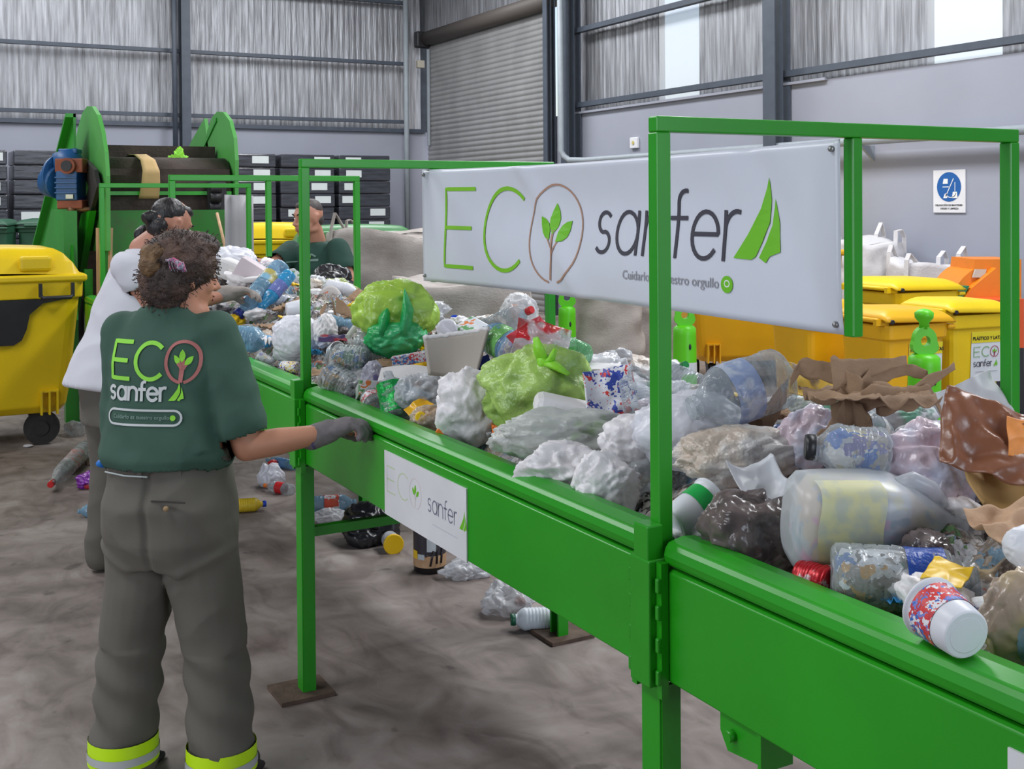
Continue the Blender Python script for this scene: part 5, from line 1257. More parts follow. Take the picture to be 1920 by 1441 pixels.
sheet('crumpled light brown kraft paper beyond the neck of the jug', (1830, 930, 1970, 1050), KRAFT2, 8, .024, tiltz=.8, name='kraft_paper', cat='paper', lift=.8, spin=.2)
bag('pink-tinted clear bag full of white and blue packaging behind the jug', (1640, 808, 1825, 985), PINKF, 49, dep=.6, amp=.13, fine=.06)
p0 = S(1664, 852, .045); p0 = aD(1664, 852, depth(p0)-.14)
bottle('clear bottle with a black cap stuffed with blue and white scraps', p0, aD(1520, 838, depth(p0)+.02), .044, CLR, cap=CAPS['black'], crush=.006, fill=STUFW, seed=9, neck=.42)
sheet('glossy brown film with orange labels lying over the far rail', (1768, 748, 1960, 905), BRNF, 10, .014, tiltz=.45, name='brown_film', cat='wrapper', lift=1.3, spin=-.45, thick=.002)
sheet('orange printed label stuck on crumpled brown film, lower of two', (1775, 785, 1835, 838), M('label_orange', (222, 140, 70), .5, var=.15, scale=30), 11, .006, tiltz=.40, name='orange_label', cat='label', lift=2.9, spin=-.45, thick=.001)
sheet('orange printed label at the frame edge on the brown film', (1888, 780, 1940, 865), M('label_orange', (222, 140, 70), .5), 12, .006, tiltz=.40, name='orange_label', cat='label', lift=2.4, spin=-.3, thick=.001)
sheet('big white paper sheet standing behind the brown film', (1755, 715, 1890, 815), PAPW, 13, .012, tiltz=.3, name='white_paper', cat='paper', lift=1.6, spin=.45)
bag('white bag with faded green print lying beneath the torn kraft paper', (1585, 738, 1745, 815), FILM('white_green_print_bag', (214, 212, 220), .85, .4, bump=.4, rgb2=(120, 184, 158), scale=7, contrast=(.58, .64)), 54, dep=.8, amp=.06, fine=.05, lift=1.0)
# torn kraft paper, several ragged arms
def torn(label, box, mat, seed, arms, lift=1.2, name='torn_kraft_paper'):
    P, a, c, d = BB(*box, lift=lift); t = None; b = MB()
    b.grid(lambda u, v: ((u-.5)*1.5*a, (v-.5)*a*.9, c*.25*(1-2.4*abs(noise.noise(V((u*4+seed, v*4, 1)))))+c*.15), 30, 20)
    o = b.build(name, mat, world=False); tag(o, label, 'paper'); solid(o, .0015)
    for k, pts in enumerate(arms):
        q = [aD(x, y, d+dd)-P for x, y, dd in pts]; m3 = Matrix((gx, gy, Z)); q = [m3 @ v for v in q]
        b = MB(); w = .028
        def f(u, v):
            i = min(len(q)-2, int(u*(len(q)-1))); fr = u*(len(q)-1)-i; c_ = q[i].lerp(q[i+1], fr); ww = w*(1-.75*u)*(1+.3*noise.noise(V((u*6, seed, k))))
            return c_+V((0, (v-.5)*ww*.8, (v-.5)*ww*2.2+.006*noise.noise(V((u*9, v*3, k+seed)))))
        b.grid(f, 22, 8); solid(b.build('torn_strip', mat, o, world=False), .0015)
    return at(o, P, gx, Z)
torn('torn brown kraft paper with ragged strips crowning the near end of the heap', (1475, 690, 1780, 830), KRAFT, 3, [
    [(1560, 790, 0), (1640, 740, -.02), (1700, 745, 0), (1790, 685, .03)], [(1585, 770, -.03), (1570, 800, -.05), (1525, 828, -.06)], [(1620, 740, 0), (1570, 700, .05), (1500, 688, .08), (1482, 715, .05)],
    [(1600, 775, -.02), (1636, 800, -.05), (1622, 822, -.06)], [(1600, 770, 0), (1640, 700, .05), (1690, 690, .06), (1740, 702, .05)], [(1640, 745, 0), (1700, 750, 0), (1745, 735, 0), (1765, 770, 0)], [(1560, 700, .03), (1620, 692, .05), (1700, 675, .05)]])
torn('second scrap of brown kraft paper folded in front of the large clear bottle', (1370, 745, 1500, 830), KRAFT, 8, [
    [(1400, 800, 0), (1440, 770, 0), (1478, 715, 0)], [(1430, 800, -.04), (1455, 770, -.05), (1475, 740, -.04)], [(1390, 760, 0), (1370, 780, 0), (1380, 805, 0)]], lift=1.0)
sheet('yellow-printed paper bag crushed against the torn kraft paper', (1480, 682, 1640, 755), M('yellow_print_paper', (216, 178, 70), .7, rgb2=(150, 130, 110), scale=14, contrast=(.5, .58)), 15, .02, tiltz=.55, name='printed_paper', cat='paper', lift=2.4, spin=-.1)
bag('greenish-white bag crushed below the yellow-printed paper', (1470, 735, 1580, 800), FILM('mint_white_bag', (206, 216, 214), .8, .4, rgb2=(130, 196, 166), scale=9, contrast=(.55, .6)), 57, amp=.12, lift=1.0)
# large clear water bottle
p0 = S(1452, 705, .16); p1 = aD(1300, 750, depth(p0)-.05)
p1 = aD(1296, 765, depth(p0)-.05); bottle('large clear ribbed water bottle slanting at the top of the heap', aD(1466, 706, depth(p0)+.03), p1, .066, CLR, lab=FILM('pale_blue_label', (150, 166, 204), .7, .3, bump=.6, rgb2=(196, 204, 222), scale=30), lr=(.38, .66), crush=.004, seed=6, neck=.35)
bag('large thin white bag swelling behind the nearest post', (1195, 738, 1395, 880), WBAG2, 60, dep=.6, amp=.07, fine=.05, lift=.9)
bag('beige stained film bag sagging to the jug side of the large thin white bag', (1270, 805, 1500, 905), BEIGEF, 61, dep=.55, amp=.10, fine=.08, lift=.7)
bag('pinkish thin white bag beneath the greenish-white bag', (1465, 765, 1570, 890), PINKF, 62, dep=.7, amp=.16, fine=.04)
sheet('blue wrapper scrap lying under the second scrap of kraft paper', (1418, 794, 1468, 820), M('wrapper_blue', (40, 100, 190), .3), 16, .008, lift=1.4, spin=.1)
# white bag cluster hanging on the rail lip
def WB_(label, box, seed, mat=WBAG, **k): return bag(label, box, mat, seed, **k)
WB_('crumpled white carrier bag spilling on to the rail lip, wider lobe', (985, 838, 1135, 935), 63, amp=.17, fine=.07, dep=.6, lift=.7)
WB_('crumpled white carrier bag knot spilling on the rail lip, nearest the post', (1085, 858, 1190, 965), 64, amp=.16, fine=.08, dep=.6, lift=.7)
bag('white see-through bag with green leaf scraps inside, above the rail-lip bags', (935, 770, 1190, 870), FILM('whitish_green_bag', (206, 210, 204), .62, .35, rgb2=(170, 200, 150), scale=10, contrast=(.6, .68)), 65, amp=.10, fine=.08, dep=.5, lift=.8)
sheet('flattened end of white film trailing towards the lime bag', (928, 812, 1030, 858), WBAG, 17, .010, lift=.9, spin=.15, name='film_scrap')
bag('long milky white bag lying between the leaf bag and the nearest post', (1130, 775, 1260, 870), WBAG, 66, amp=.06, fine=.05, dep=.7, lift=.9)
# white foam clamshell
P, a, c, d = BB(1000, 738, 1145, 805, lift=1.5); b = MB(); b.box((0, 0, 0), (2*a, 1.4*a, c*1.2), bev=.018); b.crumple(.002, 20)
o = b.build('foam_box', FOAM, world=False); tag(o, 'white foam food box upside down on the leaf bag', 'food box'); at(o, P, gx*.96-Z*.22, Z)
sheet('crisp bag with red and blue letters on white standing by the clear bottle', (1096, 692, 1192, 790), MIXM('letters_print', [(222, 222, 228), (50, 70, 160), (222, 222, 228), (214, 60, 56), (222, 222, 228), (225, 225, 230), (60, 80, 170)], 36, bump=0), 18, .010, curl=.02, tiltz=.28, name='crisp_bag', cat='packet', lift=1.2, spin=.15, thick=.004)
p0, p1 = S(1200, 770, .05), S(1190, 700, .10); bottle('small clear bottle standing askew left of the nearest post', p0, aD(1188, 692, depth(p0)+.05), .040, CLR, crush=.005, seed=12)
p0 = S(1312, 735, .10); bottle('crushed clear bottle top just right of the nearest post', aD(1310, 735, depth(p0)), aD(1235, 705, depth(p0)+.05), .040, CLR, crush=.007, seed=13, lab=None)
# lime knotted carrier bag
o = bag('translucent lime green carrier bag tied in a knot, bulging on the heap', (912, 655, 1112, 800), LIMEB, 70, dep=.75, amp=.11, fine=.05, lift=.8)
P, a, c, d = BB(912, 655, 1112, 800, lift=.8); b = MB()
for pts in ([(.05, -.5, .75), (-.02, -.62, 1.05), (-.08, -.65, 1.4)], [(.05, -.5, .75), (.25, -.7, .72), (.50, -.8, .50)], [(.05, -.5, .75), (.2, -.6, .85), (.28, -.6, 1.1)]):
    b.tube([(x*a, y*a*.9, z*c) for x, y, z in pts], [.014, .018, .008], 10, flat=.5)
b.ball((.06*a, -.48*a, .78*c), .018); b.crumple(.003, 50); b.build('knot', LIMEK, o, world=False)
b = MB(); b.ball((-.1*a, -.60*a, .05*c), (.022, .016, .018)); b.build('dark_can_inside', M('dark_inside', (70, 84, 76), .6), o, world=False)
bag('opaque white bag with round folds sitting on the rail side of the lime bag', (818, 698, 940, 830), WBAG, 72, dep=.7, amp=.10, fine=.05, lift=.7)
sheet('crinkled clear crisp bag with a bright red top', (962, 604, 1058, 695), FILM('red_top_film', (206, 200, 204), .5, .15, bump=.8, rgb2=(214, 50, 56), scale=8, contrast=(.47, .5)), 21, .022, tiltz=.25, name='crisp_bag', cat='packet', lift=1.9, spin=-.3)
sheet('red printed band of a packet sticking up behind the lime bag knot', (962, 606, 1040, 668), M('packet_red', (222, 46, 56), .3, rgb2=(200, 90, 100), scale=20), 22, .012, tiltz=.25, name='packet_top', cat='packet', lift=2.6, spin=.75)
p0, p1 = S(985, 650, .08), S(915, 640, .08); bottle('clear bottle with a green label lying behind the tall foam tray', aD(972, 660, depth(p0)), aD(905, 622, depth(p0)+.12), .050, CLB, lab=FILM('green_label_film', (120, 190, 100), .7), crush=.006, fill=STUFW, seed=21)
p0 = S(950, 672, .06); bottle('second clear stuffed bottle lying left of the red-topped packet', aD(962, 668, depth(p0)-.05), aD(1010, 620, depth(p0)+.16), .046, CLR, crush=.006, fill=STUFW, seed=22)
p0 = S(1075, 665, .09); bottle('pale green clear bottle lying right of the red-topped packet', aD(1100, 672, depth(p0)), aD(1040, 645, depth(p0)+.05), .038, FILM('green_pet', (120, 196, 140), .35, .12), crush=.005, seed=23)
sheet('white folded card lying behind the lime bag toward the lettered packet', (1085, 672, 1165, 706), PAPW, 24, .006, lift=1.6, name='white_card', cat='card', thick=.003)
# foam trays
P, a, c, d = BB(788, 632, 910, 706, lift=1.7); b = MB(); JG = lambda u: .006*noise.noise(V((u*14, 0, 3)))+.004*noise.noise(V((u*37, 0, 5)))
def ft(u, v): return ((u-.5)*2*a*(.70+.30*v)+.012*v, (v-.5)*2*c*(.9+.25*u)+JG(u)*v+c*.22*v*u, .025*(2*u-1)**2+.012*(1-v)**2)
b.grid(ft, 30, 10); o = b.build('foam_tray', FOAMB, world=False); tag(o, 'tall broken foam tray with a jagged white edge standing on the heap', 'tray'); solid(o, .010)
b = MB(); b.tube([V(ft(u/24, 1))+V((0, .002, 0)) for u in range(25)], [.0075+.002*noise.noise(V((u*.9, 0, 0))) for u in range(25)], 8); b.build('broken_edge', FOAM, o, world=False)
at(o, P, gx, Z*.16-gy*.84)
sheet('flat foam tray with one edge toward the rail below the tall tray', (712, 676, 835, 725), FOAM, 26, .003, curl=-.012, tiltz=.72, name='foam_tray', cat='tray', lift=1.5, spin=-.05, thick=.012, freq=8)
P, a, c, d = BB(735, 655, 800, 690, lift=2.2); b = MB(); b.box((0, 0, 0), (2*a, .035, c*1.1), bev=.003); o = b.build('toothpaste_carton', MIXM('dental_print', [(222, 226, 232), (60, 130, 200), (226, 228, 232), (210, 70, 70), (222, 226, 232)], 55, bump=0), world=False); tag(o, 'slim white carton with blue and red print on the flat foam tray', 'carton'); at(o, P, gx*.97+Z*.16, Z)
sheet('dark blue wrapper corner beside the tall foam tray', (888, 668, 920, 698), M('wrapper_dark_blue', (24, 52, 140), .35), 27, .006, lift=1.6, tiltz=.3, spin=.4)
# emerald bag with two ears
o = bag('emerald green knotted bag with two pointed ears', (688, 600, 795, 668), EMER, 74, dep=.7, amp=.10, fine=.05, lift=1.2)
P, a, c, d = BB(688, 600, 795, 668, lift=1.2)
for k, pts in enumerate(([(-.40, 0, .4), (-.36, -.05, 1.15), (-.22, 0, 1.9)], [(.35, 0, .4), (.44, -.05, 1.6), (.34, 0, 2.7)])):
    b = MB(); b.tube([(x*a, y*a, z*c) for x, y, z in pts], [a*.72, a*.60, a*.06], 18, flat=.30); b.crumple(.006, 26, k); b.build('bag_ear', EMER, o, world=False)
bag('large bright lime bag arching behind the emerald bag', (668, 532, 815, 640), FILM('bright_lime_bag', (182, 220, 82), .85, .35, bump=.4, bscale=24, rgb2=(158, 200, 80), scale=7), 75, dep=.6, amp=.08, fine=.05, lift=1.2)
b = MB(); q0 = S(652, 632, .08); q1 = aD(722, 530, depth(q0)+.30); b.tube([q0, q0.lerp(q1, .5), q1], [.010, .010, .012], 10); tag(b.build('white_tube', M('tube_white', (205, 206, 200), .4)), 'long thin whitish plastic tube poking up beside the large lime bag', 'tube')
p0 = S(685, 655, .06); bottle('clear bottle with a slate blue cap standing against the large lime bag', p0, aD(714, 574, depth(p0)+.06), .045, CLR, cap=CAPS['teal'], lab=FILM('pale_red_label', (206, 196, 206), .6, .3, rgb2=(206, 120, 120), scale=30), crush=.005, seed=31)
P, a, c, d = BB(818, 594, 858, 640, lift=1.8); b = MB(); b.lathe([(-.003, a*.9), (0, a), (.003, a), (.004, a*.8)], None, 28); o = b.build('frosted_plate', FILM('frosted_lid', (226, 226, 234), .85, .3), world=False); tag(o, 'round frosted plastic plate standing on edge right of the lime bags', 'plate'); at(o, P, -gy+Z*.3, Z)
# rail-side group below the trays
p0 = S(835, 800, .03); b = None
sheet('yellow wrapper folded over a see-through tray with two yellow caps', (765, 745, 815, 792), M('wrapper_amber', (236, 180, 30), .3), 33, .010, lift=1.0, spin=.9, tiltz=.6)
bag('clear orange-tinted tray bag with yellow caps on the rail side', (770, 762, 838, 812), FILM('peach_clear', (206, 190, 170), .45, .2, bump=.8), 76, dep=.7, amp=.1, lift=.7)
for (x, y, lb) in ((791, 778, 'bright yellow bottle cap in the middle of the clear tray bag'), (829, 808, 'orange-yellow bottle cap at the rail end of the clear tray bag')):
    q = S(x, y, .05); b = MB(); b.lathe([(0, .016), (.014, .016), (.016, .013)], None, 20); o = b.build('bottle_cap', CAPS['yellow'] if x < 800 else CAPS['orange'], world=False); tag(o, lb, 'cap'); at(o, q-gy*.03, -gy+Z*.2, Z)
p0 = S(740, 775, .04); bottle('clear bottle wrapped in bright green foil standing at the rail', aD(745, 788, depth(p0)), aD(728, 700, depth(p0)+.08), .040, CLR, lab=M('green_foil', (20, 190, 80), .22, metal=.3, rgb2=(14, 150, 70), scale=16, bump=.6), lr=(.12, .75), crush=.008, seed=34)
bag('crumpled clear film bundle right of the green-foiled bottle', (752, 700, 828, 770), CLR2, 77, amp=.18, fine=.05, lift=.9)
p0 = S(707, 765, .04); bottle('clear bottle with a blue cap at the rail beside the gloved hand', p0, aD(690, 736, depth(p0)+.1), .034, CLR, cap=CAPS['blue'], crush=.004, seed=35, lab=MIXM('red_white_label', [(220, 220, 226), (196, 60, 70), (210, 210, 220)], 50, bump=0))
p0 = S(665, 690, .05); bottle('round clear bottle crammed with yellow and green wrappers, upper one at the second post', aD(690, 680, depth(p0)), aD(615, 672, depth(p0)+.02), .052, CLR, crush=.008, fill=STUFF, seed=36, neck=.6, sh=.75)
p0 = S(640, 725, .045); bottle('clear bottle crammed with white and brown scraps just above the gloved hand', aD(612, 700, depth(p0)), aD(672, 738, depth(p0)-.05), .046, CLR, crush=.008, fill=STUFF, seed=37, neck=.6, sh=.75)
sheet('crumpled brown paper scrap beside the second post', (583, 684, 625, 722), KRAFT, 38, .014, lift=.8, name='paper_scrap', cat='paper')
bag('pale clear bag with purplish print beside the emerald bag', (680, 680, 722, 745), FILM('pale_violet_film', (200, 200, 216), .6, .25, rgb2=(120, 110, 170), scale=18, contrast=(.6, .65)), 79, amp=.1)
# middle stretch, around and beyond the second post
bag('smooth pale white bag just left of the second post', (512, 592, 600, 672), WBAG2, 81, dep=.8, amp=.06, fine=.04, lift=.9)
p0 = S(490, 640, .05); bottle('bluish clear bottle with a light blue cap near the person in the logo shirt', aD(432, 632, depth(p0)), aD(503, 640, depth(p0)-.02), .050, CLB, crush=.008, cap=CAPS['lblue'], seed=38, neck=.4)
bag('dark blue bag corner showing over the green-shirted shoulder', (402, 596, 428, 622), M('navy_bag', (16, 54, 120), .35, bump=.5), 82, lift=1.2)
bag('yellow wrapper ball beside the dark blue bag', (424, 590, 455, 612), CAPS['yellow'], 83, name='wrapper_ball', cat='wrapper', lift=1.2)
bag('newspaper-grey crumpled printed bag in front of the man in white', (384, 566, 436, 606), FILM('grey_print_bag', (196, 194, 198), .85, .5, rgb2=(90, 86, 90), scale=30, contrast=(.5, .56)), 84, lift=1.3)
D0 = depth(aD(480, 545, 5.5))
bottle('pale blue bottle with a dark blue cap held by the grey glove', aD(530, 498, 5.62), aD(447, 590, 5.40), .050, CLB, cap=CAPS['dblue'], lab=FILM('yellow_ring_label', (196, 180, 90), .8, .3, rgb2=(140, 190, 216), scale=14), lr=(.22, .40), crush=.003, seed=40, neck=.45)
bottle('glossy sky blue bottle held beneath the first by the grey glove', aD(545, 512, 5.55), aD(489, 578, 5.42), .034, CYAN, lab=FILM('violet_label', (120, 130, 196), .7, .2), lr=(.3, .6), crush=.003, seed=41, neck=.5)
P = aD(445, 510, 6.3); b = MB(); b.box((0, 0, 0), (.20, .16, .11), bev=.02); o = b.build('foam_box', FOAM, world=False); tag(o, 'white foam box tilted at the far top of the heap behind the grey glove', 'food box'); at(o, P, gx*.9-Z*.35, Z)
P = aD(470, 512, 6.1); b = MB(); b.box((0, 0, 0), (.15, .12, .12), bev=.004); o = b.build('paper_carton', M('pinkish_card', (214, 200, 206), .6), world=False); tag(o, 'pinkish white square carton leaning on the tilted foam box', 'carton'); at(o, P, gx*.8-Z*.5, Z)
P = aD(430, 490, 6.5); blob('white film bundle at the far top of the heap against the upright grey sheet', P, .13, .1, .07, WBAG2, 90, lift=None) if False else blob('white film bundle at the far top of the heap near the upright grey sheet', P, .13, .10, .07, WBAG2, 90)
bag('black rubbish bag beside the hand of the man in dark green', (590, 503, 660, 560), BLKB, 91, amp=.16, fine=.05, D=6.7)
bag('dull lime bag slumped in front of the black rubbish bag', (590, 524, 668, 570), FILM('dull_lime_bag', (170, 184, 116), .85, .4, bump=.4), 92, D=6.2, amp=.08)
P = aD(583, 557, 5.75); b = MB(); b.box((0, 0, 0), (.12, .09, .085), bev=.02); o = b.build('foam_box', FOAM, world=False); tag(o, 'small rounded white box behind the second post', 'food box'); at(o, P, gx, Z)
P = aD(620, 556, 5.7); b = MB(); b.lathe([(-.03, .04), (-.028, .052), (.028, .052), (.03, .04)], None, 26); o = b.build('plastic_tub', M('cream_tub', (206, 200, 196), .5), world=False); tag(o, 'round cream tub lying with its base toward the camera, right of the second post', 'tub'); at(o, P, -gy+Z*.2, Z)
torn('brown torn cardboard flaps sticking up past the second post', (600, 580, 660, 620), KRAFT, 5, [[(635, 620, 0), (628, 590, .0), (622, 555, .02)], [(630, 570, 0), (655, 585, 0), (672, 602, 0)], [(608, 612, 0), (600, 590, 0), (612, 570, 0)]], lift=1.2, name='torn_cardboard')
bag('white rounded scrap bag with brown stains right of the second post', (588, 592, 632, 650), WBAG, 93, amp=.1, lift=.8)
sheet('dark red and blue packet lying flat in front of the cardboard flaps', (600, 620, 660, 650), M('packet_dark', (60, 50, 84), .3, rgb2=(130, 40, 50), scale=18, contrast=(.55, .6)), 44, .010, lift=1.0)
p0 = S(500, 670, .03); bottle('small clear cup with pink foam on the rail left of the second post', aD(482, 668, depth(p0)), aD(508, 682, depth(p0)), .026, CLR, crush=.003, seed=45, fill=STUFW, neck=.8, sh=.85, name='plastic_cup', cat='cup')
P = S(545, 690, .03); b = MB(); b.lathe([(-.04, .022), (-.037, .026), (.037, .026), (.04, .022)], None, 22); b.crumple(.002, 40); o = b.build('drink_can', MIXM('small_can_print', [(220, 220, 226), (90, 60, 130), (230, 200, 60), (214, 214, 220)], 60, bump=0), world=False); tag(o, 'small printed can lying at the rail just left of the second post', 'can'); at(o, P, gx*.8-gy*.5, Z)
# scraps on the feed conveyor head
bag('clear bag of scraps draped over the feed conveyor head', (200, 290, 262, 328), FILM('grey_clear_bag', (170, 164, 160), .6, .2, bump=.8), 95, D=9.75, dep=.8)
bag('small lime bag stuck at the feed conveyor head beside the fin', (320, 288, 350, 326), LIMEK, 96, D=9.5, dep=.6, amp=.35, fine=.1)
bag('beige paper scrap at the feed conveyor head between the lime bag and the fin', (362, 310, 396, 326), KRAFT2, 97, D=9.5, dep=.6, name='paper_scrap', cat='paper')
# ------------------------------------------------------------------ loose fillers: counted one by one
rs = random.Random(11)
def P_bot(r, L, mat, cap, lab, seed, nm='small_bottle'): 
    o = bottle('x', (0, 0, 0), (L, 0, 0), r, mat, cap=cap, lab=lab, crush=r*.13, seed=seed, name=nm); return o
protos = []
def addp(o, kind, label, cat, r, n): protos.append((o, kind, label, cat, r, n)); 
addp(P_bot(.032, .19, CLR, CAPS['red'], None, 1), 'b', 'small clear bottle with a red cap mixed into the heap', 'bottle', .03, 7)
addp(P_bot(.034, .20, CLR, CAPS['blue'], STUFW, 2), 'b', 'small clear bottle with a blue cap and mottled label mixed into the heap', 'bottle', .03, 8)
addp(P_bot(.030, .17, CLB, CAPS['white'], None, 3), 'b', 'small bluish bottle with a white cap mixed into the heap', 'bottle', .03, 7)
addp(P_bot(.028, .15, WH, CAPS['green'], None, 4), 'b', 'small opaque white bottle with a green cap mixed into the heap', 'bottle', .028, 6)
addp(P_bot(.026, .14, CAPS['yellow'], CAPS['red'], None, 5), 'b', 'small yellow bottle with a red cap mixed into the heap', 'bottle', .026, 3)
def pb_(nm, mat, a, bb, c, seed, amp=.2, fine=.12): return blob('x', (0, 0, 0), a, bb, c, mat, seed, amp=amp, fine=fine, sub=4, name=nm)
for (mat, lb, n, sc_) in ((WBAG, 'small crumpled white bag scrap among the rubbish', 26, .055), (CLR2, 'small crumpled clear film scrap among the rubbish', 30, .06), (BEIGEF, 'small beige stained film scrap among the rubbish', 18, .055), (DGRY, 'small smoky film scrap among the rubbish', 14, .055), (PINKF, 'small pinkish film scrap among the rubbish', 10, .05)):
    addp(pb_('film_scrap', mat, sc_, sc_*.75, sc_*.5, n), 'w', lb, 'film scrap', .03, n)
for (mat, lb, n, sc_) in ((KRAFT, 'small brown paper scrap among the rubbish', 14, .05), (PAPW, 'small white paper scrap among the rubbish', 20, .045), (CAPS['lblue'], 'small light blue wrapper scrap among the rubbish', 7, .026), (CAPS['orange'], 'small orange wrapper scrap among the rubbish', 7, .022), (CAPS['green'], 'small green wrapper scrap among the rubbish', 7, .026), (CAPS['red'], 'small red wrapper scrap among the rubbish', 7, .024), (CAPS['yellow'], 'small yellow wrapper scrap among the rubbish', 6, .024), (CAPS['dblue'], 'small dark blue wrapper scrap among the rubbish', 6, .024)):
    b = MB(); b.grid(lambda u, v: ((u-.5)*2*sc_*1.3, (v-.5)*2*sc_, .35*sc_*(1-2.4*abs(noise.noise(V((u*4+n, v*4, n)))))+.2*sc_*noise.noise(V((u*9, v*9, n)))), 16, 14)
    o = b.build('wrapper_scrap' if sc_ < .04 else 'paper_scrap', mat, world=False); solid(o, .001); addp(o, 's', lb, 'scrap', .012, n)
def lid_(mat, r): b = MB(); b.lathe([(0, r), (.012, r), (.014, r*.9)], None, 20); return b.build('bottle_cap', mat, world=False)
for k, n in (('blue', 6), ('white', 8), ('red', 5), ('green', 5)): addp(lid_(CAPS[k], .015), 'c', 'loose %s bottle cap lying on the rubbish' % k, 'cap', .012, n)
b = MB(); b.lathe([(0, .036), (.004, .038), (.08, .030), (.085, .026)], None, 24, False, True); o = b.build('plastic_cup', WH, world=False); solid(o, .001); addp(o, 't', 'small white plastic cup mixed into the heap', 'cup', .03, 9)
b = MB(); b.lathe([(0, .024), (.004, .030), (.11, .030), (.115, .025)], None, 22); b.crumple(.003, 30, 2); o = b.build('drink_can', MIXM('can_print', [(190, 190, 196), (180, 40, 50), (200, 200, 206), (40, 80, 150)], 40, rough=.3, bump=0), world=False); addp(o, 't', 'dented printed drink can mixed into the heap', 'can', .028, 6)
b = MB(); b.box((0, 0, 0), (.13, .07, .05), bev=.004); b.crumple(.003, 20, 3); o = b.build('drink_carton', MIXM('carton_print', [(214, 214, 216), (214, 214, 216), (90, 150, 90), (214, 120, 60), (200, 204, 210)], 26, bump=0), world=False); addp(o, 't', 'small squashed drink carton mixed into the heap', 'carton', .03, 6)
b = MB(); b.box((0, 0, 0), (.16, .12, .025), bev=.008); o = b.build('foam_tray', FOAM, world=False); addp(o, 't', 'small white foam tray mixed into the heap', 'tray', .012, 8)
spots = []
for (o, kind, lb, cat, r, n) in protos:
    tag(o, lb, cat, lb+' (scattered)' if n > 1 else None)
    o['group'] = cat+'s of one look scattered in the heap: '+lb.split(' among')[0].split(' mixed')[0].split(' lying')[0]
    for k in range(n):
        c = o if k == 0 else copy_tree(o)
        for tries in range(12):
            y = .75+7.2*rs.random()**1.35*(1.0); x = 1.40+.80*rs.random()
            if kind == 'w' or kind == 's': mind = .045
            else: mind = .07
            if all((x-a)**2+(y-b_)**2 > mind**2 for a, b_ in spots[-200:]): break
        spots.append((x, y)); s_ = rs.uniform(.8, 1.25)
        if kind in 'ws': s_ *= (1.0 if y > 2.4 else .85)
        c.location = (x, y, hz(x, y)+r*rs.uniform(.0, .75)-.005)
        c.rotation_euler = (rs.uniform(-.5, .5) if kind != 'b' else rs.uniform(0, 6), rs.uniform(-.45, .45), rs.uniform(0, 2*pi))
        if kind == 'c': c.rotation_euler = (rs.uniform(0, 6), rs.uniform(-1.6, -.6), rs.uniform(0, 6))
        c.scale = (s_, s_, s_)
# ------------------------------------------------------------------ litter on the floor
def F(px, py, z=0): return aZ(px, py, z)
def fb(label, a, c, r, mat, **k): return bottle(label, F(*a, r*.97), F(*c, r*.97), r, mat, **k)
fb('long flattened clear bottle with a red label by the yellow container wheel', (162, 838), (95, 908), .050, CLR, lab=FILM('faint_red_label', (206, 150, 150), .5, .3, rgb2=(205, 205, 210), scale=14), crush=.010, cap=CAPS['red'], seed=51)
fb('round clear bottle lying against the yellow container caster', (150, 806), (128, 800), .05, CLR, crush=.01, seed=52, neck=.6)
P = F(174, 898, .05); blob('purple bag lying on the floor beyond the person in the logo shirt', P, .085, .07, .045, FILM('purple_bag', (130, 40, 160), .9, .3, bump=.6), 101)
fb('small red and white bottle with a yellow cap in front of the purple bag', (150, 908), (186, 909), .026, MIXM('red_white_bottle', [(196, 50, 60), (220, 214, 216), (190, 60, 60)], 40, bump=0), cap=CAPS['yellow'], seed=53)
fb('small clear bottle with a bright yellow end beside the purple bag', (190, 908), (220, 908), .028, CLR, cap=CAPS['yellow'], crush=.003, seed=54, neck=.7)
fb('bluish clear bottle lying alone on the floor left of the trousers', (204, 955), (146, 958), .034, CLB, crush=.005, seed=55)
P = F(202, 960, .04); blob('white crumpled carton scrap on the floor touching the bluish bottle', P, .045, .05, .05, PAPW, 103, name='carton_scrap', cat='scrap')
fb('yellow cooking-oil bottle with a blue cap on the floor right of the trousers', (440, 948), (496, 944), .038, M('oil_yellow', (226, 192, 50), .35, var=.05), cap=CAPS['blue'], seed=56, neck=.35)
P = F(508, 895, .05); blob('thin white bag on the floor just left of the leg of the second frame', P, .07, .06, .07, WBAG2, 104)
fb('clear bottle with a red label and orange cap left of the second leg', (548, 918), (498, 910), .032, CLR, cap=CAPS['orange'], lab=CAPS['red'], lr=(.3, .55), crush=.004, seed=57)
fb('clear bottle lying farther back left of the second leg, blue label', (556, 872), (500, 862), .03, CLB, crush=.006, seed=58, lab=FILM('floor_blue_label', (100, 150, 200), .6, .3))
P = F(513, 868, .03); blob('crumpled red scrap on the floor beyond the thin white bag', P, .03, .03, .02, CAPS['red'], 105, name='wrapper_scrap', cat='scrap')
fb('pale blue bottle with a red and white label right of the second leg', (586, 945), (668, 940), .045, CLB, lab=MIXM('red_label_print', [(214, 90, 66), (222, 222, 226), (210, 80, 60)], 26, bump=0), lr=(.26, .60), seed=59)
P = F(618, 968, .035); blob('small crushed clear bottle scrap under the pale blue floor bottle', P, .08, .05, .035, CLR2, 106, name='film_scrap', cat='film scrap')
P = F(694, 985, .08); blob('black rubbish bag on the floor behind the cross brace', P, .13, .12, .10, BLKB, 107, amp=.16, fine=.05)
P0 = F(738, 1020, .045); tub('small clear tub with a yellow lid facing the camera, on the floor under the belt', P0, P0+gy*.09-gx*.03, .045, .040, CLR2, lid=CAPS['yellow'])
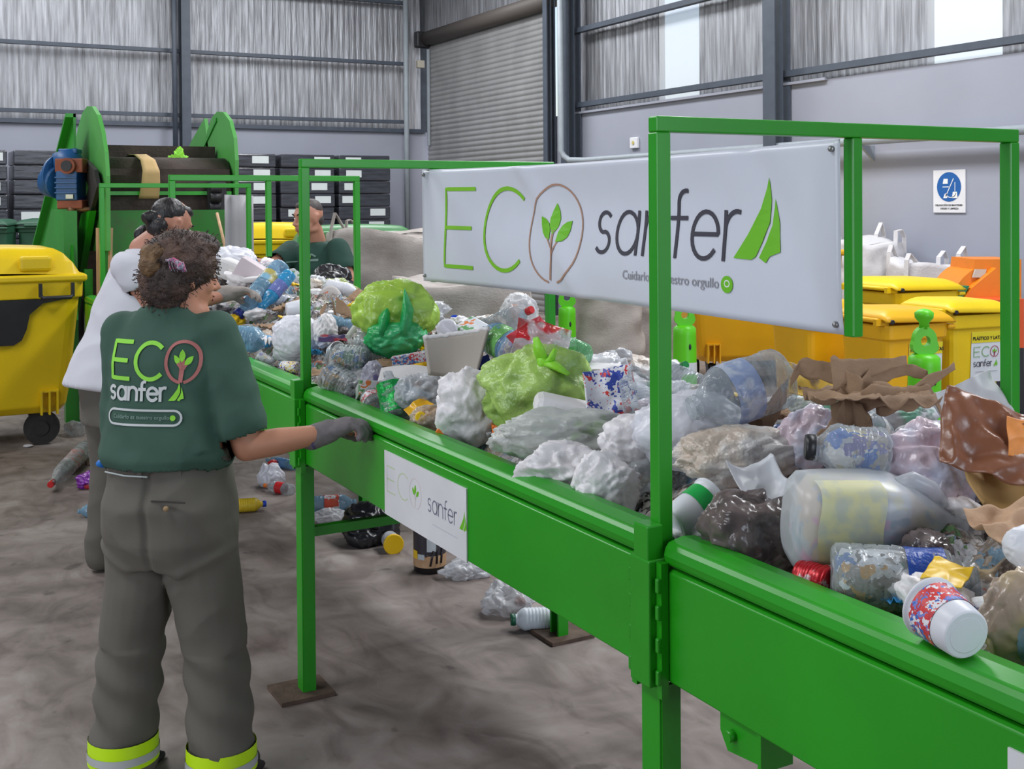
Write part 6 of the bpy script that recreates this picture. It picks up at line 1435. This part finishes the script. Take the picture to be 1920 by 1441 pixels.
# dark jar
J = F(806, 1068, 0); t = thing('plastic_jar', J, 'tall black jar with a tan and yellow printed label on the floor under the belt', 'jar')
RJ = Matrix.Translation(J) @ Matrix.Rotation(-pi/2, 4, 'Y')
b = MB(); b.lathe([(0, .066), (.006, .074), (.20, .074), (.225, .070), (.235, .058)], RJ, 34); b.build('jar_body', M('jar_black', (36, 32, 34), .3), t)
b = MB(); b.lathe([(.030, .0752), (.185, .0752)], RJ, 34, False, False); lb_ = b.build('jar_label', M('jar_label_dark', (52, 48, 54), .4), t)
b = MB(); b.lathe([(.030, .0758), (.085, .0758)], RJ, 34, False, False); b.build('tan_stripe', M('jar_tan', (176, 134, 100), .5, rgb2=(206, 170, 130), scale=20), lb_)
ja = -gy; rt_ = gx
def jp(ang, z, r=.0768): return J+(ja*cos(ang)+rt_*sin(ang))*r+Z*z
def jpatch(a0, a1, z0, z1, mat, nm):
    b = MB(); b.grid(lambda u, v: jp(a0+(a1-a0)*u, z0+(z1-z0)*v), 8, 2); b.build(nm, mat, lb_)
jpatch(-1.3, -.75, .068, .105, CAPS['yellow'], 'yellow_square'); jpatch(-.72, -.25, .068, .092, M('jar_pale', (190, 196, 200), .5), 'pale_square'); jpatch(-.1, .5, .105, .175, M('jar_pale', (190, 196, 200), .5), 'white_panel')
b = MB()
for (a0, z0, a1, z1) in ((.1, .04, .3, .11), (.5, .05, .55, .16), (.8, .05, .9, .12), (-.2, .085, .9, .10)): b.tube([jp(a0, z0, .0775), jp(a1, z1, .0775)], .005, 6)
b.build('dark_figure', M('jar_black', (36, 32, 34), .3), lb_)
b = MB(); b.lathe([(.235, .062), (.262, .062), (.266, .056)], RJ, 30); b.build('lid', M('jar_black', (36, 32, 34), .3), t)
P = F(872, 1068, .03); blob('crumpled clear film on the floor right of the black jar', P, .085, .06, .045, CLR2, 108, name='film_scrap', cat='film scrap', amp=.25)
P = F(950, 1125, .05); blob('crumpled clear packet with a brown edge on the floor left of the white bottle', P, .085, .07, .07, CLR2, 109, name='film_packet', cat='packet', amp=.25)
P = F(975, 1128, .05); blob('small orange-brown scrap on the clear packet beneath the belt', P, .018, .02, .02, M('rust_scrap', (170, 96, 66), .7), 110, name='paper_scrap', cat='scrap')
fb('white bottle with a dark green cap lying by the far leg under the belt', (1040, 1158), (962, 1161), .044, M('milk_white', (205, 212, 220), .4, rgb2=(160, 190, 214), scale=9, contrast=(.62, .66)), cap=M('cap_dark_green', (22, 90, 62), .4), seed=60, neck=.42, sh=.72)
P = F(53, 835, .01); blob('tiny white scrap under the yellow container', P, .03, .03, .008, PAPW, 111, name='paper_scrap', cat='scrap', sub=3)

P = aD(972, 600, 6.35); o = blob('clear bag holding blue and brown empty bottles, hanging beyond the heap below the banner', P, .10, .09, .13, CLR2, 121, amp=.10); o.location.z -= 0
for (dx, dz, mt) in ((-.02, .04, CAPS['orange']), (.02, .0, M('blue_inside', (90, 150, 190), .4)), (.0, -.06, M('brown_inside', (110, 70, 50), .5))):
    b = MB(); b.ball((dx, 0, dz), (.03, .035, .05)); b.build('bottle_inside', mt, o, world=False)
P = aD(984, 640, 6.42); t = thing('rubbish_sack', (P.x, P.y, 0), 'brown woven sack under the clear bag of bottles beyond the far rail', 'sack'); b = MB(); b.box((P.x, P.y, .52), (.36, .36, 1.03), rz=-.5, bev=.10)
for v in b.bm.verts: pass
b.crumple(.03, 5, 4); b.build('sack_body', SACK, t)
